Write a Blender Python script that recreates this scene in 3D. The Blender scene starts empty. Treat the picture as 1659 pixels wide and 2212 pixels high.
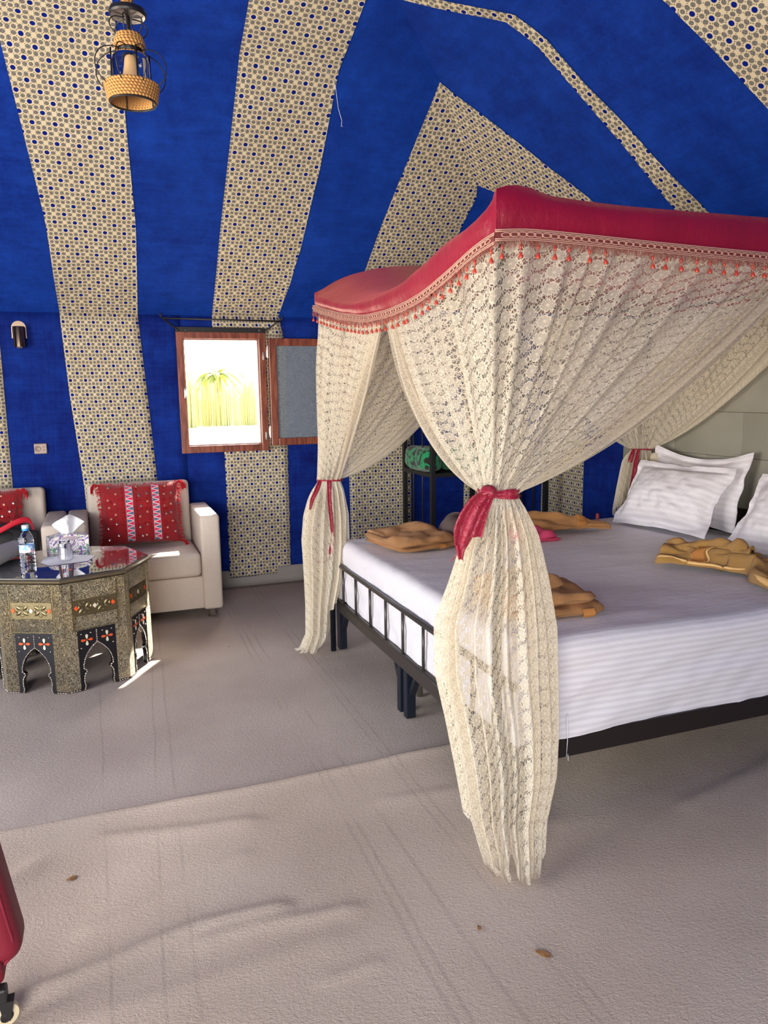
import bpy, bmesh, math, random
from mathutils import Vector, Matrix, noise, Quaternion
PI = math.pi
S = bpy.context.scene
COL = S.collection

# ------------------------------------------------------------------ camera
def make_camera():
    pitch, yaw, roll = math.radians(9.08), math.radians(20.35), 0.0135
    f0 = Vector((math.sin(yaw), math.cos(yaw), 0)); r0 = Vector((math.cos(yaw), -math.sin(yaw), 0)); u0 = Vector((0, 0, 1))
    fw = math.cos(pitch)*f0 - math.sin(pitch)*u0
    up = math.sin(pitch)*f0 + math.cos(pitch)*u0
    r = math.cos(roll)*r0 - math.sin(roll)*up
    u = math.cos(roll)*up + math.sin(roll)*r0
    cd = bpy.data.cameras.new('camera'); co = bpy.data.objects.new('camera', cd); COL.objects.link(co)
    m = Matrix((r, u, -fw)).transposed().to_4x4(); m.translation = (0, 0, 1.5)
    co.matrix_world = m
    cd.sensor_fit = 'VERTICAL'; cd.sensor_height = 36.0; cd.lens = 36.0*1640/2212
    cd.clip_start = 0.05; cd.clip_end = 500
    S.camera = co
make_camera()

# ------------------------------------------------------------------ sky, sun, entrance light, exposure
W = bpy.data.worlds.new('world'); S.world = W; W.use_nodes = True
wn = W.node_tree.nodes; wl = W.node_tree.links
sky = wn.new('ShaderNodeTexSky'); sky.sky_type = 'NISHITA'; sky.sun_disc = False
sky.sun_elevation = math.radians(40); sky.sun_rotation = math.radians(25); sky.air_density = 1.0; sky.dust_density = 2.0
wn['Background'].inputs['Strength'].default_value = 0.75
wl.new(sky.outputs[0], wn['Background'].inputs['Color'])
def light(name, kind, loc, direction, energy, color, **kw):
    d = bpy.data.lights.new(name, kind); d.energy = energy; d.color = color
    for k, v in kw.items(): setattr(d, k, v)
    o = bpy.data.objects.new(name, d); COL.objects.link(o); o.location = loc
    o.rotation_euler = Vector(direction).to_track_quat('-Z', 'Y').to_euler()
    return o
light('sun', 'SUN', (4, 12, 9), (-0.60, -1.0, -1.0), 18.0, (1.0, 0.96, 0.9), angle=math.radians(0.6))
# daylight through the open tent entrance behind the photographer
light('entrance_daylight', 'AREA', (-1.20, -1.80, 1.40), (0.22, 1.0, -0.16), 92.0, (1.0, 0.93, 0.85), shape='RECTANGLE', size=2.0, size_y=1.8, spread=math.radians(140))
# added fill light for the deep room, at an invented left wall opening
light('side_fill', 'AREA', (-2.45, 2.15, 1.15), (1.0, 0.10, 0.16), 92.0, (1.0, 0.93, 0.85), shape='RECTANGLE', size=2.2, size_y=1.6)
S.view_settings.view_transform = 'Standard'; S.view_settings.look = 'None'
S.view_settings.gamma = 1.0; S.view_settings.use_curve_mapping = False
S.view_settings.exposure = 0.6
S.cycles.max_bounces = 10; S.cycles.diffuse_bounces = 6; S.cycles.glossy_bounces = 4
S.cycles.transmission_bounces = 8; S.cycles.transparent_max_bounces = 24
S.cycles.sample_clamp_indirect = 6.0
S.cycles.use_denoising = True

# ------------------------------------------------------------------ helpers
RNG = random.Random(7)
def lerp(a, b, t): return a + (b-a)*t
def nz(p, s=1.0, seed=0.0): return noise.noise(Vector((p[0]*s+seed, p[1]*s+seed*1.7, p[2]*s-seed)))
def clamp(x, a=0.0, b=1.0): return max(a, min(b, x))
def sstep(a, b, x):
    t = clamp((x-a)/(b-a)); return t*t*(3-2*t)
def interp(pts, x):
    if x <= pts[0][0]: return pts[0][1]
    for (a, va), (b, vb) in zip(pts, pts[1:]):
        if x <= b: return va + (vb-va)*((x-a)/(b-a))
    return pts[-1][1]

class MB:
    """collects shapes into one mesh"""
    def __init__(s): s.v = []; s.f = []; s.uv = {}
    def add(s, vs, fs):
        b = len(s.v); s.v += [tuple(v) for v in vs]; s.f += [tuple(i+b for i in f) for f in fs]; return b
    def box(s, c, d, rot=None, bev=0.0):
        bm = bmesh.new(); bmesh.ops.create_cube(bm, size=1.0)
        for v in bm.verts: v.co = Vector((v.co.x*d[0], v.co.y*d[1], v.co.z*d[2]))
        if bev: bmesh.ops.bevel(bm, geom=bm.edges[:], offset=bev, segments=2, affect='EDGES', profile=0.6)
        M = (rot.to_matrix() if hasattr(rot, 'to_matrix') else rot) if rot is not None else Matrix.Identity(3)
        bm.verts.index_update()
        s.add([Vector(c)+M@v.co for v in bm.verts], [[v.index for v in f.verts] for f in bm.faces]); bm.free(); return s
    def tube(s, pts, r, n=8, caps=True, closed=False):
        pts = [Vector(p) for p in pts]; m = len(pts); rings = []
        rr = r if isinstance(r, (list, tuple)) else [r]*m
        prev = None
        for i, p in enumerate(pts):
            if closed: t = (pts[(i+1) % m]-pts[i-1]).normalized()
            else: t = (pts[min(i+1, m-1)]-pts[max(i-1, 0)]).normalized()
            if prev is None:
                a = Vector((0, 0, 1)) if abs(t.z) < 0.9 else Vector((1, 0, 0))
                x = t.cross(a).normalized()
            else: x = (prev - t*prev.dot(t)).normalized()
            prev = x; y = t.cross(x)
            rings.append([p + (x*math.cos(2*PI*k/n)+y*math.sin(2*PI*k/n))*rr[i] for k in range(n)])
        vs = [v for ring in rings for v in ring]; fs = []
        for i in range(m if closed else m-1):
            j = (i+1) % m
            for k in range(n): fs.append((i*n+k, i*n+(k+1) % n, j*n+(k+1) % n, j*n+k))
        if caps and not closed: fs.append(tuple(range(n))[::-1]); fs.append(tuple((m-1)*n+k for k in range(n)))
        s.add(vs, fs); return s
    def lathe(s, prof, c=(0, 0, 0), n=24, rot=None, capb=True, capt=True):
        vs = []; fs = []; M = rot.to_matrix() if rot is not None else Matrix.Identity(3)
        for r, z in prof:
            for k in range(n):
                a = 2*PI*k/n; vs.append(Vector(c)+M@Vector((r*math.cos(a), r*math.sin(a), z)))
        for i in range(len(prof)-1):
            for k in range(n): fs.append((i*n+k, i*n+(k+1) % n, (i+1)*n+(k+1) % n, (i+1)*n+k))
        if capb: fs.append(tuple(range(n))[::-1])
        if capt: fs.append(tuple((len(prof)-1)*n+k for k in range(n)))
        s.add(vs, fs); return s
    def prism(s, poly, origin, ax, ay, depth_vec):
        """poly: 2D outline (CCW), extruded along depth_vec"""
        o = Vector(origin); ax = Vector(ax); ay = Vector(ay); d = Vector(depth_vec); n = len(poly)
        a = [o+ax*p[0]+ay*p[1] for p in poly]; b = [p+d for p in a]
        s.add(a+b, [tuple(range(n))[::-1], tuple(range(n, 2*n))]+[(i, (i+1) % n, n+(i+1) % n, n+i) for i in range(n)]); return s
    def grid(s, nu, nv, fn, uvfn=None):
        b = len(s.v)
        for j in range(nv+1):
            for i in range(nu+1):
                s.v.append(tuple(fn(i/nu, j/nv)))
                if uvfn: s.uv[len(s.v)-1] = uvfn(i/nu, j/nv)
        for j in range(nv):
            for i in range(nu):
                a = b+j*(nu+1)+i; s.f.append((a, a+1, a+nu+2, a+nu+1))
        return s
    def build(s, name, mat, parent=None, smooth=False, thick=0.0, local=None, sub=0, offset=-1, autos=None):
        me = bpy.data.meshes.new(name)
        vs = s.v
        if local is not None: inv = local; vs = [tuple(Vector(v)-Vector(inv)) for v in vs]
        me.from_pydata(vs, [], s.f); me.update()
        if s.uv:
            ul = me.uv_layers.new(name='UVMap')
            for l in me.loops: ul.data[l.index].uv = s.uv.get(l.vertex_index, (0, 0))
        if smooth or autos:
            me.polygons.foreach_set('use_smooth', [True]*len(me.polygons))
            if autos: me.set_sharp_from_angle(angle=math.radians(autos))
        if mat: me.materials.append(mat)
        o = bpy.data.objects.new(name, me); COL.objects.link(o)
        if parent: o.parent = parent
        if thick:
            md = o.modifiers.new('solid', 'SOLIDIFY'); md.thickness = thick; md.offset = offset
        if sub:
            md = o.modifiers.new('sub', 'SUBSURF'); md.levels = sub; md.render_levels = sub
        return o
def smooth_pts(pts, n=5):
    pts = [Vector(p) for p in pts]; out = []
    for i in range(len(pts)-1):
        p0 = pts[max(i-1, 0)]; p1 = pts[i]; p2 = pts[i+1]; p3 = pts[min(i+2, len(pts)-1)]
        for j in range(n):
            k = j/n; out.append(0.5*((2*p1)+(p2-p0)*k+(2*p0-5*p1+4*p2-p3)*k*k+(3*p1-p0-3*p2+p3)*k**3))
    return out+[pts[-1]]
def empty(name, loc=(0, 0, 0), rz=0.0):
    o = bpy.data.objects.new(name, None); COL.objects.link(o); o.location = loc; o.rotation_euler = (0, 0, rz); o.empty_display_size = 0.1
    return o
def tag(o, label=None, cat=None, group=None, kind=None):
    if label: o['label'] = label
    if cat: o['category'] = cat
    if group: o['group'] = group
    if kind: o['kind'] = kind
    return o
def inst(src, name, parent, M, mat=None):
    o = bpy.data.objects.new(name, src); COL.objects.link(o); o.parent = parent; o.matrix_local = M; return o

# ------------------------------------------------------------------ node helpers
class X:
    """a scalar socket with arithmetic"""
    nt = None
    def __init__(s, sock): s.s = sock
    @staticmethod
    def op(kind, *a):
        n = X.nt.nodes.new('ShaderNodeMath'); n.operation = kind
        for i, v in enumerate(a):
            if isinstance(v, X): X.nt.links.new(v.s, n.inputs[i])
            else: n.inputs[i].default_value = float(v)
        return X(n.outputs[0])
    def __add__(s, o): return X.op('ADD', s, o)
    __radd__ = __add__
    def __sub__(s, o): return X.op('SUBTRACT', s, o)
    def __rsub__(s, o): return X.op('SUBTRACT', o, s)
    def __mul__(s, o): return X.op('MULTIPLY', s, o)
    __rmul__ = __mul__
    def __truediv__(s, o): return X.op('DIVIDE', s, o)
    def abs(s): return X.op('ABSOLUTE', s)
    def round(s): return X.op('ROUND', s)
    def sqrt(s): return X.op('SQRT', s)
    def lt(s, o): return X.op('LESS_THAN', s, o)
    def gt(s, o): return X.op('GREATER_THAN', s, o)
    def min(s, o): return X.op('MINIMUM', s, o)
    def max(s, o): return X.op('MAXIMUM', s, o)
    def sin(s): return X.op('SINE', s)
    def cos(s): return X.op('COSINE', s)
    def frac(s): return X.op('FRACT', s)
    def floor(s): return X.op('FLOOR', s)
    def pow(s, o): return X.op('POWER', s, o)
    def step(s, a, b):
        n = X.nt.nodes.new('ShaderNodeMapRange'); n.interpolation_type = 'SMOOTHSTEP'
        X.nt.links.new(s.s, n.inputs[0]); n.inputs[1].default_value = a; n.inputs[2].default_value = b
        n.inputs[3].default_value = 0; n.inputs[4].default_value = 1
        return X(n.outputs[0])
    def sel(s, a, b): return a*s + b*(1-s)          # s ? a : b
def lin(c): return tuple((x/12.92 if x <= 0.04045 else ((x+0.055)/1.055)**2.4) for x in c)
def rgb(r, g, b): return lin((r/255, g/255, b/255))+(1.0,)
class Mat:
    def __init__(s, name, color=(0.5, 0.5, 0.5, 1), rough=0.6, metal=0.0, **kw):
        s.m = bpy.data.materials.new(name); s.m.use_nodes = True; s.nt = s.m.node_tree; X.nt = s.nt
        s.b = s.nt.nodes['Principled BSDF']; s.out = s.nt.nodes['Material Output']
        s.set('Base Color', color); s.set('Roughness', rough); s.set('Metallic', metal)
        for k, v in kw.items(): s.set(k.replace('_', ' '), v)
    def set(s, k, v):
        if isinstance(v, X): s.nt.links.new(v.s, s.b.inputs[k])
        elif isinstance(v, bpy.types.NodeSocket): s.nt.links.new(v, s.b.inputs[k])
        else: s.b.inputs[k].default_value = v
        return s
    def coord(s, kind='Object', scale=(1, 1, 1), loc=(0, 0, 0), rot=(0, 0, 0)):
        t = s.nt.nodes.new('ShaderNodeTexCoord'); mp = s.nt.nodes.new('ShaderNodeMapping')
        s.nt.links.new(t.outputs[kind], mp.inputs[0]); mp.inputs['Scale'].default_value = scale
        mp.inputs['Location'].default_value = loc; mp.inputs['Rotation'].default_value = rot
        return mp.outputs[0]
    def xyz(s, vec):
        n = s.nt.nodes.new('ShaderNodeSeparateXYZ'); s.nt.links.new(vec, n.inputs[0]); return [X(o) for o in n.outputs]
    def noise(s, vec, scale=5, detail=3, rough=0.5, dist=0.0):
        n = s.nt.nodes.new('ShaderNodeTexNoise'); s.nt.links.new(vec, n.inputs['Vector'])
        n.inputs['Scale'].default_value = scale; n.inputs['Detail'].default_value = detail
        n.inputs['Roughness'].default_value = rough; n.inputs['Distortion'].default_value = dist
        return X(n.outputs[0])
    def voronoi(s, vec, scale=5, feature='F1', rnd=1.0):
        n = s.nt.nodes.new('ShaderNodeTexVoronoi'); n.feature = feature; s.nt.links.new(vec, n.inputs['Vector'])
        n.inputs['Scale'].default_value = scale; n.inputs['Randomness'].default_value = rnd
        return X(n.outputs['Distance'])
    def mix(s, fac, a, b):
        n = s.nt.nodes.new('ShaderNodeMix'); n.data_type = 'RGBA'
        if isinstance(fac, X): s.nt.links.new(fac.s, n.inputs[0])
        else: n.inputs[0].default_value = fac
        for v, i in ((a, 6), (b, 7)):
            if isinstance(v, bpy.types.NodeSocket): s.nt.links.new(v, n.inputs[i])
            else: n.inputs[i].default_value = v
        return n.outputs[2]
    def bump(s, h, strength=0.3, dist=0.01):
        n = s.nt.nodes.new('ShaderNodeBump'); n.inputs['Strength'].default_value = strength; n.inputs['Distance'].default_value = dist
        s.nt.links.new(h.s, n.inputs['Height']); s.nt.links.new(n.outputs[0], s.b.inputs['Normal']); return s
    def alpha(s, a): return s.set('Alpha', a)
def star_fac(M, vec, a=0.0975, b=0.1):
    """girih print: returns (blue dot mask, grey petal mask)"""
    x, y, _ = M.xyz(vec); x = x*(1/a); y = y*(1/b)
    ax = x - x.round(); ay = y - y.round()
    bx = (x-0.5); by = (y-0.5); bx = bx - bx.round(); by = by - by.round()
    da = ax*ax+ay*ay; db = bx*bx+by*by
    k = da.lt(db)
    qx = k.sel(ax.abs(), bx.abs()); qy = k.sel(ay.abs(), by.abs())
    d0 = (qx*qx+qy*qy).sqrt()
    def dist(cx, cy, sx=1.0, sy=1.0):
        u = ((qx-cx)*sx).abs(); v = ((qy-cy)*sy).abs()
        return (u.max(v)).max((u+v)*0.72)
    d1 = dist(0.285, 0, 0.86, 1.0).min(dist(0, 0.275, 1.0, 0.88)).min(dist(0.25, 0.25, 0.98, 1.02))
    tri = dist(0.165, 0.12, 1, 1).min(dist(0.1, 0.175)).min(dist(0.40, 0.11)).min(dist(0.11, 0.40)).min(dist(0.36, 0.17))
    blue = d0.step(0.118, 0.102)
    grey = d1.step(0.102, 0.088)
    dots = tri.step(0.034, 0.018)
    return blue, grey, dots

# ------------------------------------------------------------------ materials
def m_blue():
    M = Mat('blue_fabric', rough=0.85)
    v = M.coord('Object')
    a = M.noise(M.coord('Object', scale=(60, 60, 4)), 1.0, 3)
    b = M.noise(M.coord('Object', scale=(4, 4, 60)), 1.0, 3)
    c = M.noise(v, 2.2, 4, 0.6)
    d = M.noise(v, 9.0, 4, 0.65)
    f = (a*0.25+b*0.25+c*0.65+d*0.55-0.36)
    f = f.step(0.10, 1.0)
    M.set('Base Color', M.mix(f, rgb(4, 11, 84), rgb(20, 60, 156)))
    M.set('Sheen Weight', 0.15); M.set('Sheen Roughness', 0.4); M.set('Sheen Tint', rgb(60, 110, 230)); M.set('Specular IOR Level', 0.15)
    M.bump(a+b+d, 0.25, 0.004)
    return M.m
BLUE = m_blue()
def m_roof():
    m = m_blue().copy(); m.name = 'blue_roof_canvas'; nt = m.node_tree; X.nt = nt        # thin canvas: a little sun comes through
    b = nt.nodes['Principled BSDF']; out = nt.nodes['Material Output']
    tr = nt.nodes.new('ShaderNodeBsdfTranslucent'); tr.inputs[0].default_value = rgb(8, 76, 170)
    ms = nt.nodes.new('ShaderNodeMixShader'); ms.inputs[0].default_value = 0.013
    nt.links.new(b.outputs[0], ms.inputs[1]); nt.links.new(tr.outputs[0], ms.inputs[2]); nt.links.new(ms.outputs[0], out.inputs[0]); return m
ROOFBLUE = m_roof()
def m_star():
    M = Mat('star_print_fabric', rough=0.9)
    v = M.coord('UV')
    warp = M.noise(v, 3.0, 2)
    blue, grey, dots = star_fac(M, v)
    cream = M.mix(M.noise(v, 5, 3), rgb(204, 188, 150), rgb(224, 212, 184))
    g = M.mix(M.noise(v, 260, 2).step(0.35, 0.65), rgb(94, 91, 87), rgb(138, 133, 126))
    c = M.mix(dots, cream, rgb(105, 92, 70))
    c = M.mix(grey, c, g)
    c = M.mix(blue, c, rgb(8, 30, 120))
    M.set('Base Color', c); M.set('Specular IOR Level', 0.1)
    M.bump((grey.max(blue))*-1.0 + M.noise(v, 300, 2)*0.3, 0.35, 0.003)
    return M.m
STAR = m_star()
def m_lace(name='lace', base=((220, 208, 185), (236, 227, 209))):
    M = Mat(name, rough=0.9)
    v = M.coord('UV')
    x, y, _ = M.xyz(v)
    wob = M.noise(v, 28, 2)
    X_ = x*(1/0.038) + (wob-0.5)*0.30; Y_ = y*(1/0.053) + (wob-0.5)*0.22
    fx = X_; col_ = fx.round(); qx = fx - col_; Y_ = Y_ + col_*0.5; row = Y_.round(); qy = (Y_ - row)*1.36
    ux = qx*1.12; uy = qy*0.80
    r = (ux*ux+uy*uy).sqrt()
    th = X.op('ARCTAN2', uy, ux)
    pet = (th*4.0).cos().abs()
    R = 0.27 + pet.pow(0.6)*0.15
    ring = ((r-R).abs()).step(0.050, 0.020)
    inside = (R-r).step(-0.005, 0.015)
    spokes = (pet*r).step(0.050, 0.022)*inside
    core = ((r-0.075).abs()).step(0.034, 0.014)
    # meandering stems between the flowers
    gx = fx - fx.floor() - 0.5; gy = qy*(1/1.36)
    st1 = ((gx + (Y_*6.283).sin()*0.16).abs()).step(0.060, 0.025)
    r2 = ((gx*gx*1.3+gy*gy*1.9).sqrt()-0.17).abs().step(0.050, 0.022)
    n1 = M.voronoi(M.coord('UV', scale=(1.3, 0.62, 1)), 118, 'DISTANCE_TO_EDGE').step(0.11, 0.055)
    n2 = M.voronoi(M.coord('UV', scale=(1.0, 0.62, 1)), 280, 'DISTANCE_TO_EDGE').step(0.12, 0.05)
    out = 1-inside
    thread = (ring.max(spokes)).max(core).max((st1.max(r2)).max(n1*0.9)*out)
    border = x.step(0.34, 0.16).max(x.step(1.96, 2.16))      # the denser hem border along both selvedges
    ALPHA = thread.max(inside*0.66).max(n2*out*0.22 + 0.10).max(border*0.62).min(1.0)
    col = M.mix(M.noise(v, 3, 2), rgb(*base[0]), rgb(*base[1]))
    M.set('Base Color', col); M.set('Specular IOR Level', 0.1); M.set('Sheen Weight', 0.1)
    # thin cloth lets light through
    tr = M.nt.nodes.new('ShaderNodeBsdfTranslucent'); M.nt.links.new(col, tr.inputs[0])
    tp = M.nt.nodes.new('ShaderNodeBsdfTransparent')
    m1 = M.nt.nodes.new('ShaderNodeMixShader'); m1.inputs[0].default_value = 0.35
    m2 = M.nt.nodes.new('ShaderNodeMixShader')
    M.nt.links.new(M.b.outputs[0], m1.inputs[1]); M.nt.links.new(tr.outputs[0], m1.inputs[2])
    M.nt.links.new(ALPHA.s, m2.inputs[0]); M.nt.links.new(tp.outputs[0], m2.inputs[1]); M.nt.links.new(m1.outputs[0], m2.inputs[2])
    M.nt.links.new(m2.outputs[0], M.out.inputs[0])
    return M.m
LACE = m_lace()
def m_carpet(name, c1, c2):
    M = Mat(name, rough=0.95); v = M.coord('Object')
    n1 = M.noise(M.coord('Object', scale=(1, 1.5, 1)), 95, 3, 0.6, 0.6); n2 = M.noise(v, 420, 2); n3 = M.noise(v, 1.3, 4)
    x, y, z = M.xyz(v)
    line = None
    for cx, sl, w in ((0.72, 0.012, 0.006), (0.755, 0.012, 0.006), (0.845, -0.012, 0.006), (0.17, 0.04, 0.005), (0.10, 0.05, 0.004), (-0.075, -0.01, 0.004), (1.02, 0.0, 0.005), (1.06, 0.0, 0.005)):
        d = ((x-cx-(y-2.6)*sl)+(n3-0.5)*0.04).abs().step(w*1.8, w*0.4)
        line = d if line is None else line.max(d)
    fade = M.noise(v, 2.0, 2).step(0.32, 0.6)
    col = M.mix(n3.step(0.3, 0.7), rgb(*c1), rgb(*c2))
    col = M.mix(line*fade*0.16, col, rgb(96, 86, 78))
    spots = M.voronoi(v, 2.1, 'F1').step(0.016, 0.006)
    col = M.mix(spots*0.8, col, rgb(70, 58, 46))
    M.set('Base Color', col); M.set('Specular IOR Level', 0.12)
    M.bump(n1*1.0+n2*0.25-line*fade*0.08, 0.55, 0.006)
    return M.m
CARPET_A = m_carpet('carpet_rear', (166, 153, 143), (180, 168, 157))
CARPET_B = m_carpet('carpet_front', (180, 163, 146), (194, 178, 162))
def m_simple(name, c, rough=0.6, metal=0.0, bump=None, **kw):
    M = Mat(name, rgb(*c), rough, metal, **kw)
    if bump: M.bump(M.noise(M.coord('Object'), bump[0], 3), bump[1], bump[2])
    return M.m
PLINTH = m_simple('grey_plinth', (150, 143, 138), 0.8, bump=(30, 0.3, 0.003))
GROUND = m_simple('sand_ground', (224, 205, 170), 0.95, bump=(8, 0.4, 0.02))
def m_wood():
    M = Mat('window_wood', rough=0.35)
    n = M.noise(M.coord('Object', scale=(14, 14, 1.6)), 4, 4, 0.6)
    M.set('Base Color', M.mix(n.step(0.3, 0.7), rgb(96, 44, 32), rgb(150, 84, 62))); M.set('Coat Weight', 0.3); return M.m
WOOD = m_wood()
BLACK = m_simple('black_painted_metal', (34, 33, 34), 0.42, 0.2, bump=(60, 0.1, 0.001))
NAVYBLACK = m_simple('blueblack_enamel', (20, 26, 38), 0.35, 0.2, bump=(40, 0.15, 0.002))
BEDGREY = m_simple('charcoal_metal', (62, 57, 54), 0.35, 0.35, bump=(40, 0.1, 0.001))
DARKWOOD = m_simple('black_brown_wood', (30, 22, 20), 0.5, bump=(50, 0.2, 0.002))
CHROME = m_simple('chrome', (210, 208, 205), 0.12, 1.0)
STEEL = m_simple('brushed_steel', (190, 185, 178), 0.3, 1.0)
BRONZE = m_simple('polished_bronze', (112, 98, 86), 0.25, 1.0)
def m_frost():
    M = Mat('frosted_glass', rgb(176, 186, 196), 0.30)
    v = M.coord('Object'); M.bump(M.voronoi(v, 150, 'F1'), 0.8, 0.004)
    tp = M.nt.nodes.new('ShaderNodeBsdfTransparent'); tp.inputs[0].default_value = rgb(232, 238, 238)
    ms = M.nt.nodes.new('ShaderNodeMixShader')
    f = M.voronoi(v, 150, 'F1').step(0.1, 0.7)*0.22+0.16
    M.nt.links.new(f.s, ms.inputs[0]); M.nt.links.new(tp.outputs[0], ms.inputs[1]); M.nt.links.new(M.b.outputs[0], ms.inputs[2]); M.nt.links.new(ms.outputs[0], M.out.inputs[0]); return M.m
FROST = m_frost()
def m_glass(name, c=(255, 255, 255), rough=0.0, ior=1.45):
    M = Mat(name, rgb(*c), rough); M.set('Transmission Weight', 1.0); M.set('IOR', ior); return M.m
GLASS = m_glass('clear_glass')
def m_thin_glass():
    M = Mat('thin_glass', rgb(255, 255, 255), 0.03, 0.0); M.set('Specular IOR Level', 1.0)
    tp = M.nt.nodes.new('ShaderNodeBsdfTransparent'); tp.inputs[0].default_value = rgb(246, 246, 240)
    gl_ = M.nt.nodes.new('ShaderNodeBsdfGlossy'); gl_.inputs['Roughness'].default_value = 0.03
    ms = M.nt.nodes.new('ShaderNodeMixShader'); fr = M.nt.nodes.new('ShaderNodeFresnel'); fr.inputs[0].default_value = 1.5
    M.nt.links.new(fr.outputs[0], ms.inputs[0]); M.nt.links.new(tp.outputs[0], ms.inputs[1]); M.nt.links.new(gl_.outputs[0], ms.inputs[2]); M.nt.links.new(ms.outputs[0], M.out.inputs[0]); return M.m
THIN = m_thin_glass()
PLASTIC_CLEAR = m_glass('clear_plastic', (238, 246, 255), 0.03, 1.25)
def m_linen():
    M = Mat('beige_linen', rough=0.9); v = M.coord('Object')
    a = M.noise(M.coord('Object', scale=(30, 30, 260)), 1.0, 3); b = M.noise(M.coord('Object', scale=(260, 260, 30)), 1.0, 3)
    f = M.noise(M.coord('Object', scale=(40, 40, 160)), 1.0, 4, 0.7).step(0.62, 0.72)
    col = M.mix((a+b)*0.5, rgb(186, 172, 158), rgb(214, 201, 187)); col = M.mix(f*0.6, col, rgb(140, 124, 110))
    M.set('Base Color', col); M.set('Specular IOR Level', 0.15); M.bump(a+b, 0.3, 0.002); return M.m
LINEN = m_linen()
def m_sheet(name='white_satin_stripe', pitch=0.022, amt=1.0):
    M = Mat(name, rough=0.7); v = M.coord('UV'); x, y, _ = M.xyz(v)
    n = M.noise(M.coord('Object'), 14, 4, 0.6); n2 = M.noise(M.coord('Object', scale=(2, 9, 6)), 5, 4, 0.6)
    s = ((y+(n-0.5)*0.004)*(1/pitch)).frac(); st = ((s-0.5).abs()).step(0.30, 0.20)
    M.set('Base Color', M.mix(st*amt, rgb(228, 224, 228), rgb(198, 192, 199)))
    M.set('Roughness', st*(-0.35)+0.8); M.set('Sheen Weight', 0.1)
    M.bump(n*0.6+n2*0.8, 0.35, 0.012); return M.m
SHEET = m_sheet(amt=0.42)
PILLOWC = m_sheet('white_pillowcase', 0.026, 0.28)
WHITE = m_simple('white_tissue', (240, 240, 244), 0.85, bump=(30, 0.3, 0.004))
def m_satin(name, c1, c2, rough=0.33, bs=0.40, bd=0.014):
    M = Mat(name, rough=rough); v = M.coord('Object')
    n = M.noise(M.coord('Object', scale=(1, 1, 0.25)), 22, 3, 0.55, 0.6); n2 = M.noise(v, 6, 4)
    M.set('Base Color', M.mix(n2, rgb(*c1), rgb(*c2))); M.set('Specular IOR Level', 0.55); M.set('Sheen Weight', 0.35); M.set('Sheen Tint', rgb(255, 130, 120))
    M.set('Anisotropic', 0.5)
    n3 = M.noise(v, 55, 4, 0.6, 1.2); M.bump(n*0.6+n2*1.0+n3*0.25, bs, bd); return M.m
SATIN = m_satin('crimson_satin', (116, 8, 34), (150, 15, 52), 0.34)
RIBBON = m_satin('crimson_ribbon', (112, 5, 34), (156, 12, 54), 0.4, 0.8, 0.03)
BRAIDM = m_simple('braid_red_gold', (118, 54, 50), 0.6, bump=(300, 0.5, 0.003))
CORD = m_simple('braid_cream_cord', (206, 164, 146), 0.55)
FRINGEM = m_simple('fringe_thread', (136, 70, 62), 0.7)
BEAD = m_simple('coral_bead', (186, 66, 50), 0.2)
def m_terry(name, c1, c2):
    M = Mat(name, rough=1.0); v = M.coord('Object'); n = M.noise(v, 430, 3, 0.7); n2 = M.noise(v, 60, 5, 0.75)
    M.set('Base Color', M.mix(n*0.5+n2*0.5, rgb(*c1), rgb(*c2))); M.set('Sheen Weight', 0.3); M.set('Specular IOR Level', 0.05)
    M.bump(n*0.8+n2*0.8, 1.0, 0.007); return M.m
TOWEL = m_terry('ochre_terry', (176, 112, 50), (226, 166, 96))
TOWEL2 = m_terry('mustard_terry', (168, 116, 44), (214, 164, 82))
TOWELB = m_simple('towel_woven_band', (182, 122, 62), 0.6, bump=(200, 0.5, 0.002))
TOWELL = m_simple('towel_light_hem', (226, 182, 118), 0.8, bump=(200, 0.5, 0.002))
def m_embossed(name='embossed_metal'):
    M = Mat(name, rough=0.34, metal=1.0); v = M.coord('Object')
    d = M.voronoi(v, 190, 'DISTANCE_TO_EDGE'); w = M.noise(v, 110, 3, 0.6, 2.0); p = M.noise(v, 5, 4)
    ridge = d.step(0.04, 0.22)*0.6 + w.step(0.42, 0.58)*0.7
    tone = M.mix(p.step(0.35, 0.7), rgb(196, 186, 160), rgb(222, 202, 160))
    M.set('Base Color', M.mix(ridge.step(0.25, 0.8), rgb(44, 36, 24), tone)); M.set('Metallic', ridge.step(0.2, 0.7)*0.75+0.2)
    M.bump(ridge, 0.9, 0.004); return M.m
EMBOSS = m_embossed()
RIM = m_simple('old_brass_rim', (150, 138, 112), 0.32, 0.9, bump=(120, 0.35, 0.002))
STUD = m_simple('silver_stud', (190, 180, 168), 0.25, 1.0)
LEATHER = m_simple('black_lacquer', (16, 15, 22), 0.4, bump=(60, 0.15, 0.001))
BONE = m_simple('bone_inlay', (222, 210, 184), 0.45)
ORANGE = m_simple('orange_inlay', (232, 84, 34), 0.4)
CARVED = m_simple('chased_metal', (132, 120, 90), 0.42, 1.0, bump=(60, 0.2, 0.002))
def m_tabletop():
    M = Mat('dark_glass_top', rgb(46, 52, 60), 0.04); M.set('Specular IOR Level', 0.9); M.set('Coat Weight', 1.0); M.set('Coat Roughness', 0.02)
    v = M.coord('Object'); n = M.noise(v, 7, 4, 0.6, 1.5)
    M.set('Base Color', M.mix(n.step(0.4, 0.75), rgb(40, 46, 54), rgb(96, 92, 92))); return M.m
TABLETOP = m_tabletop()
ROPE = None
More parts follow.
